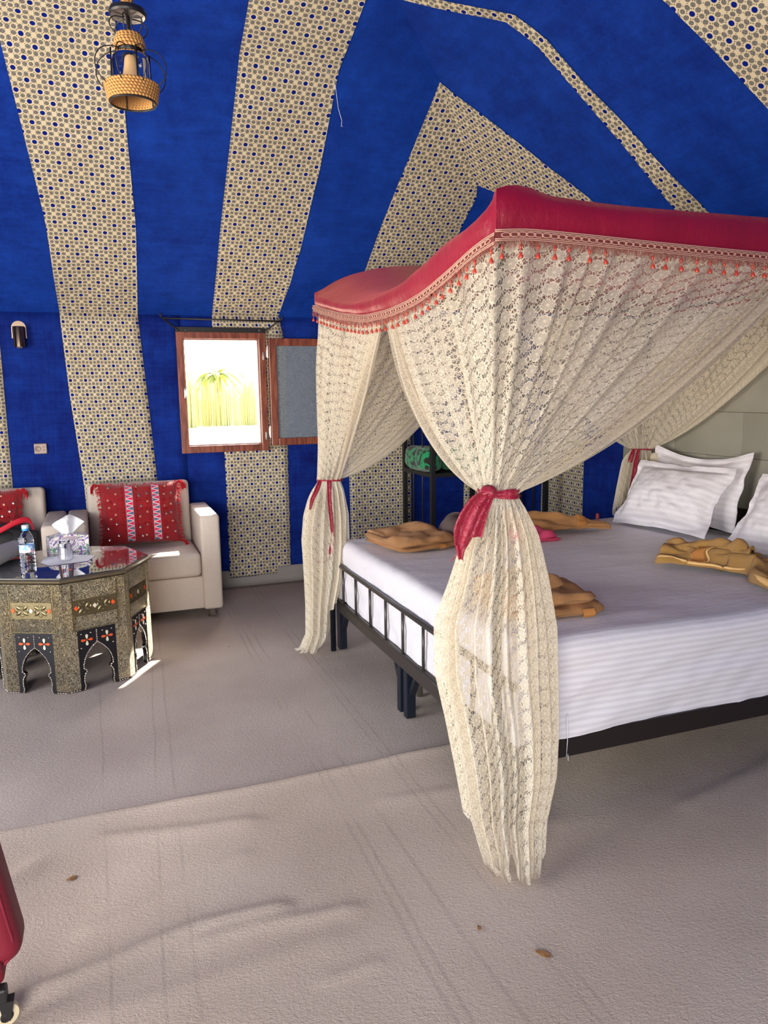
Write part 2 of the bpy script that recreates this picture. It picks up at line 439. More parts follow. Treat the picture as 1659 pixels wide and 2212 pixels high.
def m_rope():
    M = Mat('jute_rope', rough=0.9); v = M.coord('UV'); x, y, _ = M.xyz(v)
    s = ((x*60+y*3.0).sin()*0.5+0.5); n = M.noise(M.coord('Object'), 300, 2)
    M.set('Base Color', M.mix(s, rgb(140, 92, 44), rgb(214, 164, 98))); M.bump(s+n*0.4, 0.8, 0.002); return M.m
ROPE = m_rope()
BULB = m_simple('warm_white_bulb', (226, 186, 140), 0.5)
def m_headboard():
    M = Mat('grey_padded_vinyl', rough=0.55); v = M.coord('Object'); n = M.noise(v, 4, 4); f = M.noise(v, 200, 2)
    M.set('Base Color', M.mix(n, rgb(128, 126, 114), rgb(150, 147, 134))); M.bump(f*0.3+n, 0.3, 0.004); return M.m
HEADM = m_headboard()
HEADD = m_simple('dark_brown_panel', (48, 40, 30), 0.6, bump=(40, 0.2, 0.002))
def m_pillow_red():
    M = Mat('red_wool', rough=0.95); v = M.coord('Object'); n = M.noise(M.coord('Object', scale=(120, 120, 12)), 1, 3); n2 = M.noise(v, 18, 3)
    M.set('Base Color', M.mix(n*0.5+n2*0.5, rgb(104, 3, 12), rgb(164, 14, 24))); M.set('Sheen Weight', 0.3); M.bump(n+n2, 0.7, 0.006); return M.m
REDWOOL = m_pillow_red()
FRINGERED = m_simple('red_fringe', (170, 10, 26), 0.95)
def m_zig():
    M = Mat('zigzag_ribbon', rough=0.8); v = M.coord('UV'); x, y, _ = M.xyz(v)      # x: 0..1 across, y metres along
    p = y*(1/0.034); tri = ((p.frac()-0.5).abs())*2.0
    d = x*0.9+0.05 - tri
    line = d.abs().step(0.20, 0.12)
    side = d.gt(0)
    k = ((p*0.25).floor()); par = (((p*0.25).frac()).gt(0.5))
    pair = par.sel(side, 1-side)
    pinkblue = M.mix(pair, rgb(214, 24, 84), rgb(74, 104, 134))
    border = ((x-0.5).abs()).step(0.40, 0.43)
    c = M.mix(line, pinkblue, rgb(236, 196, 186)); c = M.mix(border, c, rgb(170, 130, 140)); M.set('Base Color', c); return M.m
ZIG = m_zig()
MIRROR = m_simple('sequin', (220, 200, 170), 0.2, 0.9)
MIRRORD = m_simple('sequin_worn', (176, 120, 96), 0.4, 0.5)
BLANKET = None
def m_blanket():
    M = Mat('green_black_blanket', rough=1.0); v = M.coord('Object')
    n = M.noise(M.coord('Object', scale=(1.2, 1.2, 0.9)), 8, 2, 0.5, 2.6); f = M.noise(v, 200, 2)
    M.set('Base Color', M.mix(n.step(0.46, 0.52), rgb(34, 32, 28), rgb(26, 150, 92))); M.set('Sheen Weight', 0.3); M.bump(f, 0.7, 0.004); return M.m
BLANKET = m_blanket()
GREENF = m_terry('green_fleece', (18, 120, 74), (34, 164, 104))
GREYCLOTH = m_simple('grey_jersey', (150, 148, 150), 0.95, bump=(220, 0.4, 0.002))
BROWNCLOTH = m_simple('dark_brown_cotton', (92, 76, 74), 0.9, bump=(160, 0.4, 0.003))
PINK = m_simple('pink_cotton', (214, 70, 110), 0.9, bump=(120, 0.4, 0.003))
BAGM = m_simple('black_nylon', (15, 14, 16), 0.7, bump=(150, 0.4, 0.002))
REDSTRAP = m_simple('red_webbing', (196, 22, 46), 0.6, bump=(150, 0.3, 0.002))
SUITRED = m_simple('red_nylon', (120, 14, 38), 0.6, bump=(180, 0.4, 0.002))
LEAFM = m_simple('dry_leaf', (136, 96, 56), 0.8, bump=(60, 0.4, 0.002))
SOCKET = m_simple('taupe_plastic', (150, 128, 116), 0.35)
REED = m_simple('dry_reed', (216, 206, 130), 0.9)
PALMG = m_simple('palm_green', (150, 150, 60), 0.8)
TRUNK = m_simple('palm_trunk', (150, 120, 84), 0.9, bump=(30, 0.6, 0.02))
def m_box():
    M = Mat('tissue_box_print', rough=0.5); v = M.coord('Object')
    n = M.noise(v, 26, 3, 0.5, 3.0); n2 = M.noise(M.coord('Object', loc=(3, 1, 2)), 18, 3, 0.5, 2.0)
    c = M.mix(n.step(0.52, 0.56), rgb(240, 232, 230), rgb(126, 92, 160)); c = M.mix(n2.step(0.56, 0.6), c, rgb(90, 150, 130)); c = M.mix(n.step(0.40, 0.36), c, rgb(186, 196, 70))
    M.set('Base Color', c); return M.m
TBOX = m_box()
BLUECAP = m_simple('blue_cap', (40, 140, 214), 0.4)
GREYCAP = m_simple('pale_grey_cap', (196, 202, 208), 0.4)
def m_label():
    M = Mat('bottle_label', rough=0.4); v = M.coord('Object'); x, y, z = M.xyz(v)
    n = M.noise(v, 60, 2, 0.5, 1.0); c = M.mix(z.step(0.118, 0.128), rgb(226, 170, 184), rgb(120, 170, 224)); c = M.mix(n.step(0.5, 0.55), c, rgb(232, 236, 246)); M.set('Base Color', c); return M.m
LABEL = m_label()

# ------------------------------------------------------------------ room shell
XL, XR, YF, YB, ZE = -2.6, 3.5, -1.9, 5.84, 2.06
def wall_dy(x, z): return 0.014*nz((x, 0, z), 1.6, 3)+0.006*nz((x, 5, z), 5, 9) - 0.02*sstep(1.75, 2.06, z)*(0.5+nz((x, 2, z), 3, 1))
def patch(mb, x0, x1, z0, z1, off=0.0, uv=None, n=0.08):
    f0 = x0 if callable(x0) else (lambda z: x0); f1 = x1 if callable(x1) else (lambda z: x1)
    nu = max(2, int(abs(f1(z0)-f0(z0))/n)); nv = max(2, int(abs(z1-z0)/n))
    def fn(u, v):
        z = lerp(z0, z1, v); x = lerp(f0(z), f1(z), u); return (x, YB+wall_dy(x, z)-off, z)
    mb.grid(nu, nv, fn, (lambda u, v: (lerp(f0(z0), f1(z0), u), lerp(z0, z1, v))) if uv else None)
wx0, wx1, wz0, wz1 = 0.60, 1.18, 1.10, 1.91
mb = MB()
patch(mb, XL, wx0, 0.07, ZE); patch(mb, wx1, XR+.1, 0.085, ZE); patch(mb, wx0, wx1, 0.07, wz0); patch(mb, wx0, wx1, wz1, ZE)
wall_back = tag(mb.build('wall_back', BLUE, smooth=True, thick=0.03, offset=-1), kind='structure')
def wall_stripe(pieces, off=0.006):
    mb = MB()
    for p in pieces: patch(mb, *p, off=off, uv=True, n=0.05)
    return mb.build('fabric_stripe', STAR, wall_back, smooth=True, thick=0.002)
s1l = lambda z: interp(((0.07, -0.115), (0.85, -0.132), (1.51, -0.183), (2.02, -0.205)), z)
s1r = lambda z: interp(((0.07, 0.40), (0.857, 0.375), (1.40, 0.348), (2.03, 0.309)), z)
s2l = lambda z: interp(((0.07, 0.876), (1.03, 0.877), (2.05, 0.828)), z)
s2r = lambda z: interp(((0.07, 1.361), (1.08, 1.371), (1.85, 1.375), (2.1, 1.325)), z)
wall_stripe([(lambda z: -1.13, lambda z: -0.595, 0.075, ZE)])
wall_stripe([(s1l, s1r, 0.075, ZE)])
wall_stripe([(s2l, s2r, 0.075, wz0-.02), (lambda z: 1.19, s2r, wz0-.02, wz1+.02), (s2l, s2r, wz1+.02, ZE)])
wall_stripe([(lambda z: 1.87, lambda z: 2.41, 0.09, ZE)])
wall_stripe([(lambda z: 2.90, lambda z: 3.44, 0.09, ZE)])
# right wall
def rwall(mb, y0, y1, z0, z1, off=0.0, uv=False):
    nu = max(2, int(abs(y1-y0)/0.1)); nv = 18
    fn = lambda u, v: (XR-0.0+0.012*nz((3, lerp(y0, y1, u), lerp(z0, z1, v)), 1.7, 4)-off, lerp(y0, y1, u), lerp(z0, z1, v))
    mb.grid(nu, nv, fn, (lambda u, v: (lerp(y0, y1, u), lerp(z0, z1, v))) if uv else None)
mb = MB(); rwall(mb, YF, YB+.05, 0.0, ZE); wall_right = tag(mb.build('wall_right', BLUE, smooth=True, thick=0.03, offset=1), kind='structure')
mb = MB(); rwall(mb, 4.96, 5.55, 0.0, ZE, 0.006, True); mb.build('fabric_stripe', STAR, wall_right, smooth=True)
# left wall with an opening invented for the fill light, front wall with the entrance (both outside the frame)
mb = MB()
mb.box((XL, -0.55, 1.03), (0.04, 2.8, 2.06)); mb.box((XL, 4.65, 1.03), (0.04, 2.5, 2.06)); mb.box((XL, 2.12, 0.2), (0.04, 2.56, 0.4)); mb.box((XL, 2.12, 2.08), (0.04, 2.56, 0.05))
tag(mb.build('wall_left', BLUE), kind='structure')
mb = MB()
mb.box((-2.42, YF, 1.03), (0.36, 0.04, 2.06)); mb.box((1.75, YF, 1.03), (3.7, 0.04, 2.06))
tag(mb.build('wall_front', BLUE), kind='structure')
# plinth under the fabric
mb = MB()
mb.grid(40, 3, lambda u, v: (lerp(XL, XR+.05, u), YB+0.014+0.004*nz((u*12, v, 0), 2), lerp(-0.01, 0.13, v)))
tag(mb.build('baseboard_back', PLINTH, smooth=True, thick=0.02, offset=1), kind='structure')

# ------------------------------------------------------------------ tent roof: nested rings eave > crease > upper > cap
RING = ((-0.09, ZE-0.072), (1.51, 3.27), (1.94, 3.45), (2.95, 3.86))
def ring_at(t):
    i = min(int(t), len(RING)-2); k = t-i
    (a, za), (b, zb) = RING[i], RING[i+1]; return lerp(a, b, k), lerp(za, zb, k)
def roof_disp(p, ins):
    hip = sstep(0.0, 0.22, min(abs((XR-p.x)-(YB-p.y)), abs((p.x-XL)-(YB-p.y)), abs((XR-p.x)-(p.y-YF))))
    e = math.exp(-((ins-0.22)/0.16)**2)
    d = 0.018*nz(p, 1.1, 11)+0.005*nz(p, 4, 2)
    d += e*(0.055*nz(p, 2.3, 5)+0.02*nz(p, 6, 8))
    d -= 0.05*math.exp(-((ins-0.75)/0.5)**2)*0.3
    return d*sstep(0.0, 0.1, ins)*hip
def slope_pt(side, s, t, off=0.0):
    """side 'back': s is x; 'right': s is y"""
    ins, z = ring_at(t)
    n = Vector((0, -0.62, -0.78)) if side == 'back' else Vector((-0.62, 0, -0.78))
    p = Vector((s, YB-ins, z)) if side == 'back' else Vector((XR-ins, s, z))
    return p + n*(roof_disp(p, ins)+off)
def ts(n=22): return [i/n for i in range(n+1)]+[1+i/5 for i in range(1, 6)]+[2+i/5 for i in range(1, 6)]
TT = ts()
mb = MB()
def slope_grid(side):
    nu = 70
    def fn(u, v):
        t = TT[min(int(round(v*(len(TT)-1))), len(TT)-1)]; ins, z = ring_at(t)
        a, b = ((XL+ins, XR-ins) if side == 'back' else (YF+ins, YB-ins))
        return slope_pt(side, lerp(a, b, u), t)
    mb.grid(nu, len(TT)-1, fn)
slope_grid('back'); slope_grid('right')
for k in range(3):
    (a, za), (b, zb) = RING[k], RING[k+1]
    mb.add([(XL+a, YF+a, za), (XL+a, YB-a, za), (XL+b, YB-b, zb), (XL+b, YF+b, zb)], [(0, 1, 2, 3)])
    mb.add([(XL+a, YF+a, za), (XR-a, YF+a, za), (XR-b, YF+b, zb), (XL+b, YF+b, zb)], [(0, 1, 2, 3)])
a, z = RING[-1]
mb.add([(XL+a, YF+a, z), (XR-a, YF+a, z), (XR-a, YB-a, z), (XL+a, YB-a, z)], [(0, 1, 2, 3)])
ceiling = tag(mb.build('ceiling', ROOFBLUE, autos=20), kind='structure')
def roof_stripe(side, lo, hi, t0=0.0, t1=3.0, hip=True):
    mb = MB(); tt = [t for t in TT if t0 <= t <= t1]; nu = 12
    L = [0.0]
    for a, b in zip(tt, tt[1:]): L.append(L[-1]+(slope_pt(side, 0, b)-slope_pt(side, 0, a)).length)
    def lim(t):
        ins, z = ring_at(t); top = XR-ins if side == 'back' else YB-ins
        return min(lo(ins), top-0.004), min(hi(ins), top-0.004)
    def fn(u, v):
        t = tt[int(round(v*(len(tt)-1)))]; a, b = lim(t); return slope_pt(side, lerp(a, b, u), t, 0.007)
    def uv(u, v):
        k = int(round(v*(len(tt)-1))); a, b = lim(tt[k]); return (lerp(a, b, u)*0.85, L[k]*0.85)
    mb.grid(nu, len(tt)-1, fn, uv)
    return mb.build('fabric_stripe', STAR, ceiling, smooth=True)
I = lambda *p: (lambda ins: interp(p, ins))
roof_stripe('back', I((0, -1.14), (1.5, -1.45)), I((0, -0.6), (1.5, -0.86)))
roof_stripe('back', I((0, -0.205), (0.6, -0.225), (1.5, -0.336), (2.2, -0.37)), I((0, 0.309), (0.6, 0.30), (1.2, 0.245), (1.5, 0.215), (2.0, 0.16)))
roof_stripe('back', I((0, 0.83), (3, 0.82)), I((0, 1.322), (0.5, 1.389), (1.0, 1.402), (1.5, 1.375), (2.2, 1.40)))
roof_stripe('back', I((0, 1.88), (0.4, 1.9), (0.95, 1.94), (1.51, 1.987)), I((0, 2.46), (0.5, 2.52), (1.0, 2.53)), 0, 1.0)
roof_stripe('back', I((0, 2.90), (1, 2.92)), I((0, 3.44), (0.4, 3.3)), 0, 0.4)
roof_stripe('right', I((0, 3.88), (0.66, 4.0), (0.9, 4.11), (1.24, 4.218), (1.51, 4.329)), I((0, 4.50), (0.88, 4.70), (1.0, 4.83)), 0, 1.0)
roof_stripe('right', I((0, 3.29), (0.43, 3.326), (0.8, 3.38), (1.15, 3.415), (1.38, 3.41), (1.51, 3.47), (1.72, 3.64), (1.94, 3.8)), I((0, 3.50), (0.47, 3.503), (1.0, 3.505), (1.38, 3.49), (1.51, 3.55), (1.72, 3.72), (1.94, 3.88)), 0, 2.0)
roof_stripe('right', I((0, 2.1), (2, 2.25)), I((0, 2.60), (0.73, 2.674), (0.98, 2.719), (1.24, 2.762), (1.51, 2.86), (1.9, 2.97)), 0, 2.0)

# ------------------------------------------------------------------ ground, floor, carpets
mb = MB(); mb.grid(30, 30, lambda u, v: (lerp(-60, 60, u), lerp(-40, 80, v), -0.06+0.02*nz((u*40, v*40, 0))))
tag(mb.build('ground', GROUND, smooth=True), kind='structure')
mb = MB(); mb.box(((XL+XR)/2, (YF+YB)/2, -0.03), (XR-XL+.3, YB-YF+.2, 0.04)); tag(mb.build('floor', PLINTH), kind='structure')
mb = MB()
def rear(u, v):
    x = lerp(XL+.05, XR-.02, u); y = lerp(2.55, YB-.01, v)
    return (x, y, -0.004+0.004*nz((x, y, 0), 2.2, 3)*sstep(2.6, 3, y)*0)
mb.grid(60, 40, rear)
carpet = tag(mb.build('carpet', CARPET_A, smooth=True, thick=0.004), 'grey-beige fleece carpet strip under the bed, table and armchairs', 'carpet')
RIDGES = [ # polyline, height, width (ripples of the loose carpet)
 ([(-0.42, 1.90), (-0.30, 1.925), (-0.18, 1.936), (-0.056, 1.965), (0.041, 1.992), (0.156, 2.015), (0.301, 2.014), (0.40, 2.01)], 0.013, 0.035),
 ([(0.16, 1.945), (0.226, 1.955), (0.33, 1.955), (0.501, 1.935), (0.6, 1.93)], 0.009, 0.03),
 ([(-0.5, 2.40), (-0.36, 2.44), (-0.26, 2.53), (-0.088, 2.58), (0.215, 2.52), (0.4, 2.50)], 0.008, 0.05),
 ([(-0.12, 2.12), (-0.065, 2.133), (0.153, 2.22), (0.262, 2.285), (0.34, 2.31)], 0.006, 0.035),
 ([(0.45, 1.69), (0.497, 1.692), (0.561, 1.695), (0.60, 1.70)], 0.006, 0.02),
 ([(-0.3, 1.78), (0.1, 1.80), (0.5, 1.83)], 0.004, 0.05), ([(0.9, 2.45), (1.3, 2.40), (1.5, 2.45)], 0.005, 0.05),
 ([(1.9, 2.02), (2.3, 2.10), (2.6, 2.2)], 0.006, 0.05)]
def seg_d(p, a, b):
    ax, ay = a; bx, by = b; dx, dy = bx-ax, by-ay; t = clamp(((p[0]-ax)*dx+(p[1]-ay)*dy)/(dx*dx+dy*dy))
    qx, qy = ax+dx*t, ay+dy*t
    return math.hypot(p[0]-qx, p[1]-qy), (p[1]-qy), t
def front_z(x, y):
    z = 0.002+0.002*nz((x, y, 0), 1.5, 7)+0.0015*nz((x*0.6, y, 0), 5, 1)
    for poly, h, w in RIDGES:
        if not (min(q[1] for q in poly)-0.3 < y < max(q[1] for q in poly)+0.3): continue
        best = None
        for a, b in zip(poly, poly[1:]):
            d, sd, t = seg_d((x, y), a, b)
            if best is None or d < best[0]: best = (d, sd)
        d, sd = best; d = d if sd < 0 else d*1.9        # steeper far side
        z += h*math.exp(-(d/w)**2)
    return z
SEAM = ((-2.6, 2.78), (-0.42, 2.748), (0.378, 2.734), (1.338, 2.76), (3.5, 2.80))
def front(u, v):
    x = lerp(XL+.05, XR-.02, u); yt = interp(SEAM, x)+0.006*nz((x, 0, 0), 5, 2)
    y = lerp(YF, yt, 1-(1-v)**1.0)
    e = yt-y
    lip = 0.014*math.exp(-(e/0.05)**2)*(0.8+0.4*nz((x, 1, 0), 3)) - 0.009*math.exp(-(e/0.008)**2)
    return (x, y, 0.004+front_z(x, y)+lip)
mb = MB(); mb.grid(240, 260, front)
tag(mb.build('carpet', CARPET_B, smooth=True, thick=0.008), 'paler rippled carpet strip at the front, its edge lapping over the other', 'carpet')

# dry leaf scraps
for i, (x, y, a, s, lab) in enumerate(((-0.177, 2.373, 0.5, 0.026, 'small brown leaf scrap on the carpet near the red suitcase'), (1.015, 1.56, 2.2, 0.026, 'dark dry leaf scrap on the carpet in front of the long trailing lace'), (0.903, 1.712, 1.1, 0.014, 'tiny faded crumb of leaf between the trailing lace and the dark leaf scrap'))):
    mb = MB(); z0 = 0.004+front_z(x, y)+0.002; n = 9
    vs = [(0, 0, 0.003)]+[(s*math.cos(2*PI*k/n)*RNG.uniform(.5, 1), 0.55*s*math.sin(2*PI*k/n)*RNG.uniform(.6, 1), RNG.uniform(0, .004)) for k in range(n)]
    mb.add(vs, [(0, 1+k, 1+(k+1) % n) for k in range(n)])
    o = mb.build('leaf_scrap', LEAFM, thick=0.001); o.location = (x, y, z0); o.rotation_euler.z = a; tag(o, lab, 'leaf')

# ------------------------------------------------------------------ window in the back wall
win = tag(empty('window_1', (0.89, YB, 1.5)), kind='structure')
def wp(mb, name, mat, **k): return mb.build(name, mat, win, local=win.location, **k)
def frame_rect(mb, x0, x1, z0, z1, y0, y1, w, bev=0.004):
    yc, dy = (y0+y1)/2, abs(y1-y0)
    mb.box(((x0+w/2), yc, (z0+z1)/2), (w, dy, z1-z0), bev=bev); mb.box((x1-w/2, yc, (z0+z1)/2), (w, dy, z1-z0), bev=bev)
    mb.box(((x0+x1)/2, yc, z0+w/2), (x1-x0-2*w, dy, w), bev=bev); mb.box(((x0+x1)/2, yc, z1-w/2), (x1-x0-2*w, dy, w), bev=bev)
mb = MB(); frame_rect(mb, 0.562, 1.216, 1.058, 1.947, 5.80, 5.90, 0.052); wp(mb, 'window_frame', WOOD)
mb = MB(); frame_rect(mb, 0.606, 1.172, 1.102, 1.903, 5.83, 5.88, 0.016, 0.003); wp(mb, 'inner_rebate', WOOD)
# the casement, opened back flat against the wall
mb = MB(); frame_rect(mb, 1.232, 1.86, 1.095, 1.90, 5.762, 5.802, 0.055); sash = wp(mb, 'open_sash', WOOD)
mb = MB(); mb.box((1.546, 5.782, 1.4975), (0.53, 0.006, 0.71)); mb.build('frosted_pane', FROST, sash, local=win.location)
for z in (1.80, 1.20):
    mb = MB(); mb.box((1.224, 5.79, z), (0.018, 0.012, 0.075), bev=0.002); mb.tube([(1.226, 5.782, z-.045), (1.226, 5.782, z+.045)], 0.008, 10); mb.box((1.198, 5.797, z-.03), (0.016, 0.006, 0.06), bev=0.002)
    wp(mb, 'hinge', STEEL, autos=40)
mb = MB(); mb.box((0.607, 5.797, 1.50), (0.016, 0.012, 0.075), bev=0.004); mb.tube([(0.607, 5.79, 1.52), (0.607, 5.775, 1.515), (0.607, 5.774, 1.48)], 0.006, 8); wp(mb, 'latch', STEEL, autos=40)

# curtain bracket above the window
br = tag(empty('curtain_bracket', (0.887, 5.80, 1.96)), 'black metal curtain bracket with a thin rod above the brown window', 'bracket')
def bp(mb, name, mat, **k): return mb.build(name, mat, br, local=br.location, **k)
mb = MB(); mb.box((0.887, 5.793, 1.958), (0.65, 0.01, 0.036), bev=0.002); bp(mb, 'mounting_plate', BLACK)
for x in (0.63, 1.17):
    mb = MB(); mb.lathe([(0.006, 0), (0.005, 0.004), (0.0, 0.005)], (x, 5.788, 1.956), 10, Quaternion((1, 0, 0), PI/2)); bp(mb, 'screw', STEEL, smooth=True)
for sx, x0 in ((-1, 0.58), (1, 1.20)):
    mb = MB(); xe = x0+sx*0.115
    mb.tube([(x0, 5.79, 1.952), (x0+sx*0.01, 5.77, 1.955), (xe, 5.70, 2.028), (xe+sx*0.01, 5.695, 2.04), (xe+sx*0.012, 5.69, 2.062)], 0.006, 8); bp(mb, 'side_arm', BLACK, smooth=True)
mb = MB(); mb.tube([(0.462, 5.70, 2.026), (1.318, 5.70, 2.02)], 0.006, 8); bp(mb, 'rod', BLACK, smooth=True)

# wall lamp and socket
lp = tag(empty('wall_lamp', (-0.47, YB, 1.90)), 'small polished bronze cylinder lamp on the blue wall above the socket', 'lamp')
mb = MB(); pr = [(-0.046, -0.02), (0.046, -0.02), (0.046, 0.05)]+[(0.046*math.cos(a), 0.05+0.046*math.sin(a)) for a in [PI*k/10 for k in range(1, 10)]]+[(-0.046, 0.05)]
mb.prism(pr, (-0.47, YB-.006, 1.905), (1, 0, 0), (0, 0, 1), (0, -0.012, 0)); mb.build('back_plate', BRONZE, lp, local=lp.location)
mb = MB(); mb.lathe([(0.030, 0), (0.038, 0.0), (0.038, 0.125), (0.036, 0.135), (0.0, 0.138)], (-0.468, YB-.062, 1.825), 24, capb=False, capt=False); mb.build('cylinder_shade', BRONZE, lp, autos=40, local=lp.location)
mb = MB(); mb.lathe([(0.0, -0.012), (0.014, -0.010), (0.022, 0.0), (0.026, 0.02)], (-0.468, YB-.062, 1.822), 16, capb=False, capt=False); mb.build('bulb', CHROME, lp, smooth=True, local=lp.location)
sk = tag(empty('wall_socket', (-0.397, YB, 1.131)), 'taupe double socket plate on the blue wall below the bronze lamp', 'socket')
mb = MB(); mb.box((-0.397, YB-.012, 1.131), (0.083, 0.02, 0.073), bev=0.006); mb.build('plate', SOCKET, sk, local=sk.location)
mb = MB(); mb.lathe([(0.021, -.004), (0.021, .003), (0.017, .004), (0.014, .0015), (0, .001)], (-0.415, YB-.022, 1.131), 20, Quaternion((1, 0, 0), PI/2), capt=False); mb.build('outlet', SOCKET, sk, smooth=True, local=sk.location)
for z in (1.142, 1.120):
    mb = MB(); mb.box((-0.38, YB-.024, z), (0.016, 0.006, 0.013), bev=0.002); mb.build('rocker', SOCKET, sk, local=sk.location)
# loose thread hanging from the roof
mb = MB(); mb.tube([(1.29, 4.30, 3.25), (1.30, 4.16, 3.10), (1.31, 4.15, 2.99), (1.325, 4.14, 2.93), (1.322, 4.14, 2.90), (1.33, 4.14, 2.90)], 0.0012, 5)
tag(mb.build('thread', WHITE, smooth=True), 'single pale thread hanging from the blue roof beside the middle patterned stripe', 'thread')

# ------------------------------------------------------------------ the bed frame
BX0, BX1, BY0, BY1, MT = 1.23, 3.40, 2.10, 4.16, 0.655
bed = tag(empty('double_bed', ((BX0+BX1)/2, (BY0+BY1)/2, 0)), 'dark metal double bed with a low barred footboard and four canopy posts', 'bed')
def dp(mb, name, mat, parent=bed, **k): return mb.build(name, mat, parent, local=bed.location, **k)
mb = MB(); mb.tube([(BX0, BY0, 0.518), (BX0, BY1-.01, 0.518)], 0.0125, 12); dp(mb, 'foot_rail', BEDGREY, smooth=True)
mb = MB(); mb.tube([(BX0, BY0, 0.300), (BX0, BY1, 0.300)], 0.0125, 12); dp(mb, 'foot_rail', BEDGREY, smooth=True)
for y in (2.19, 2.40, 2.634, 2.857, 3.092, 3.313, 3.538, 3.771, 3.993):
    mb = MB(); mb.tube([(BX0, y, 0.30), (BX0, y, 0.518)], 0.0075, 8); dp(mb, 'bar', BEDGREY, smooth=True)
    for z in (0.306, 0.510):
        pass
mb = MB(); mb.box((BX0+.02, (BY0+BY1)/2, 0.258), (0.03, BY1-BY0-.06, 0.058), bev=0.003); dp(mb, 'foot_beam', BEDGREY)
mb = MB(); mb.box(((BX0+BX1)/2, BY0+.012, 0.275), (BX1-BX0-.02, 0.03, 0.078), bev=0.003); dp(mb, 'side_rail', DARKWOOD)
mb = MB(); mb.box(((BX0+BX1)/2, BY1-.012, 0.275), (BX1-BX0-.02, 0.03, 0.078), bev=0.003); dp(mb, 'side_rail', DARKWOOD)
mb = MB(); mb.box(((BX0+BX1)/2+.03, (BY0+BY1)/2, 0.285), (BX1-BX0-.08, BY1-BY0-.08, 0.03)); dp(mb, 'slat_base', DARKWOOD)
def leg(x, y, sy, w=0.05):
    mb = MB(); mb.box((x, y, 0.145), (0.045, w, 0.282), bev=0.003); l = dp(mb, 'leg', NAVYBLACK)
    mb = MB(); q = Quaternion((1, 0, 0), -sy*math.radians(33)); mb.box((x+.004, y+sy*0.06, 0.185), (0.03, 0.022, 0.17), rot=q, bev=0.002); mb.build('brace', NAVYBLACK, l, local=bed.location)
leg(1.255, 4.12, -1); leg(1.258, 3.165, 1, 0.042); leg(1.258, 3.085, -1, 0.042); leg(1.255, 2.135, 1)
leg(3.36, 4.12, -1); leg(3.36, 3.165, 1, 0.042); leg(3.36, 3.085, -1, 0.042); leg(3.36, 2.135, 1)
mb = MB(); mb.tube([(1.40, 3.30, 0.0), (1.40, 3.30, 0.28)], 0.016, 10); dp(mb, 'leg', STEEL, smooth=True)
# mattress in its fitted sheet
def hang(a, L, r, drop):
    """a: arc length along the sheet (0 = start of the flat top) -> position, height below top"""
    if a > L: p, d = hang(L-(a), L, r, drop); return L-p, d
    if a >= 0: return a, 0.0
    th = min(-a/r, PI/2); p = -r*math.sin(th); d = r-r*math.cos(th); rest = -a-r*PI/2
    if rest > 0: d += rest
    return p, d
def mattress_pt(u, v):
    r = 0.05; Lx = 3.40-1.245-r-.02; Ly = (4.15-2.10)-2*r
    dr = 0.345; ex = r*PI/2+dr-r
    a = lerp(-ex, Lx, u); b = lerp(-ex, Ly+ex, v)
    px, dx = hang(a, Lx+9, r, dr); py, dy = hang(b, Ly, r, dr)
    x = 1.245+r+px; y = 2.10+r+py
    k = dx+dy
    z = MT-max(dx, dy)-min(dx, dy)*0.12
    if dx > r and dy > r:         # gathered corner flap
        m = min(dx, dy)-r; x += 0.05*m*0.5; y += (0.05*m if py < 0 else -0.05*m)
    p = Vector((x, y, z))
    side = max(dx, dy)/dr; q_ = x*0.8+z*1.5; w = nz((q_, y*3, z*5-x*1.2), 2.6, 4)*0.016+nz((x*2-z*2, y*2.4, z*7-x*2), 5, 1)*0.008
    flat = 1-clamp(side*2.0)
    p.z += flat*(0.010*nz((x, y, 0), 1.6, 2)+0.004*nz((x*0.8, y*2, 0), 5, 6)) - 0.006*flat*0
    if dy > 0.02: p.y += (-1 if py < 0 else 1)*w*sstep(0.02, .15, dy)*0.9*(1 if py < 0 else .5)
    if dx > 0.02: p.x += -w*sstep(0.02, .15, dx)*0.5
    # hem a bit uneven
    if dx > 0.3 or dy > 0.3: p.z += 0.010*nz((x*2, y*2, 0), 2, 3)
    return p
mb = MB()
def muv(u, v):
    r = .05; ex = r*PI/2+.295; Ly = 1.95
    return (lerp(0, 2.6, u), lerp(-ex, Ly+ex, v))
mb.grid(130, 150, mattress_pt, muv)
tag(mb.build('mattress', SHEET, smooth=True), 'wide mattress under a white satin-striped fitted sheet on the canopy bed', 'mattress')

# ------------------------------------------------------------------ crimson canopy cover
ZB_F = ((2.10, 1.957), (2.229, 1.94), (2.432, 1.892), (2.629, 1.852), (2.809, 1.833), (3.011, 1.824), (3.302, 1.83), (3.645, 1.873), (3.967, 1.928), (4.15, 1.966))
ZT_F = ((2.10, 2.10), (2.154, 2.06), (2.23, 2.038), (2.327, 2.022), (2.507, 2.004), (2.692, 1.962), (2.904, 1.924), (3.236, 1.905), (3.45, 1.912), (3.641, 1.934), (3.9, 1.985), (4.112, 2.03), (4.15, 2.035))
ZB_N = ((1.15, 1.96), (1.172, 1.970), (1.284, 1.973), (1.503, 1.967), (1.719, 1.96), (1.949, 1.954), (2.234, 1.948), (3.41, 1.945))
ZT_N = ((1.15, 2.098), (1.19, 2.110), (1.225, 2.113), (1.273, 2.107), (1.31, 2.092), (1.35, 2.082), (1.5, 2.076), (1.713, 2.072), (2.222, 2.075), (3.41, 2.075))
ZT_B = ((1.15, 2.035), (1.161, 2.04), (1.26, 2.105), (1.368, 2.146), (1.56, 2.186), (1.758, 2.205), (2.2, 2.18), (3.0, 2.10), (3.41, 2.075))
def sm(p, x):      # smoothed table look-up
    return sum(interp(p, x+d)*w for d, w in ((-.06, .15), (-.03, .2), (0, .3), (.03, .2), (.06, .15)))
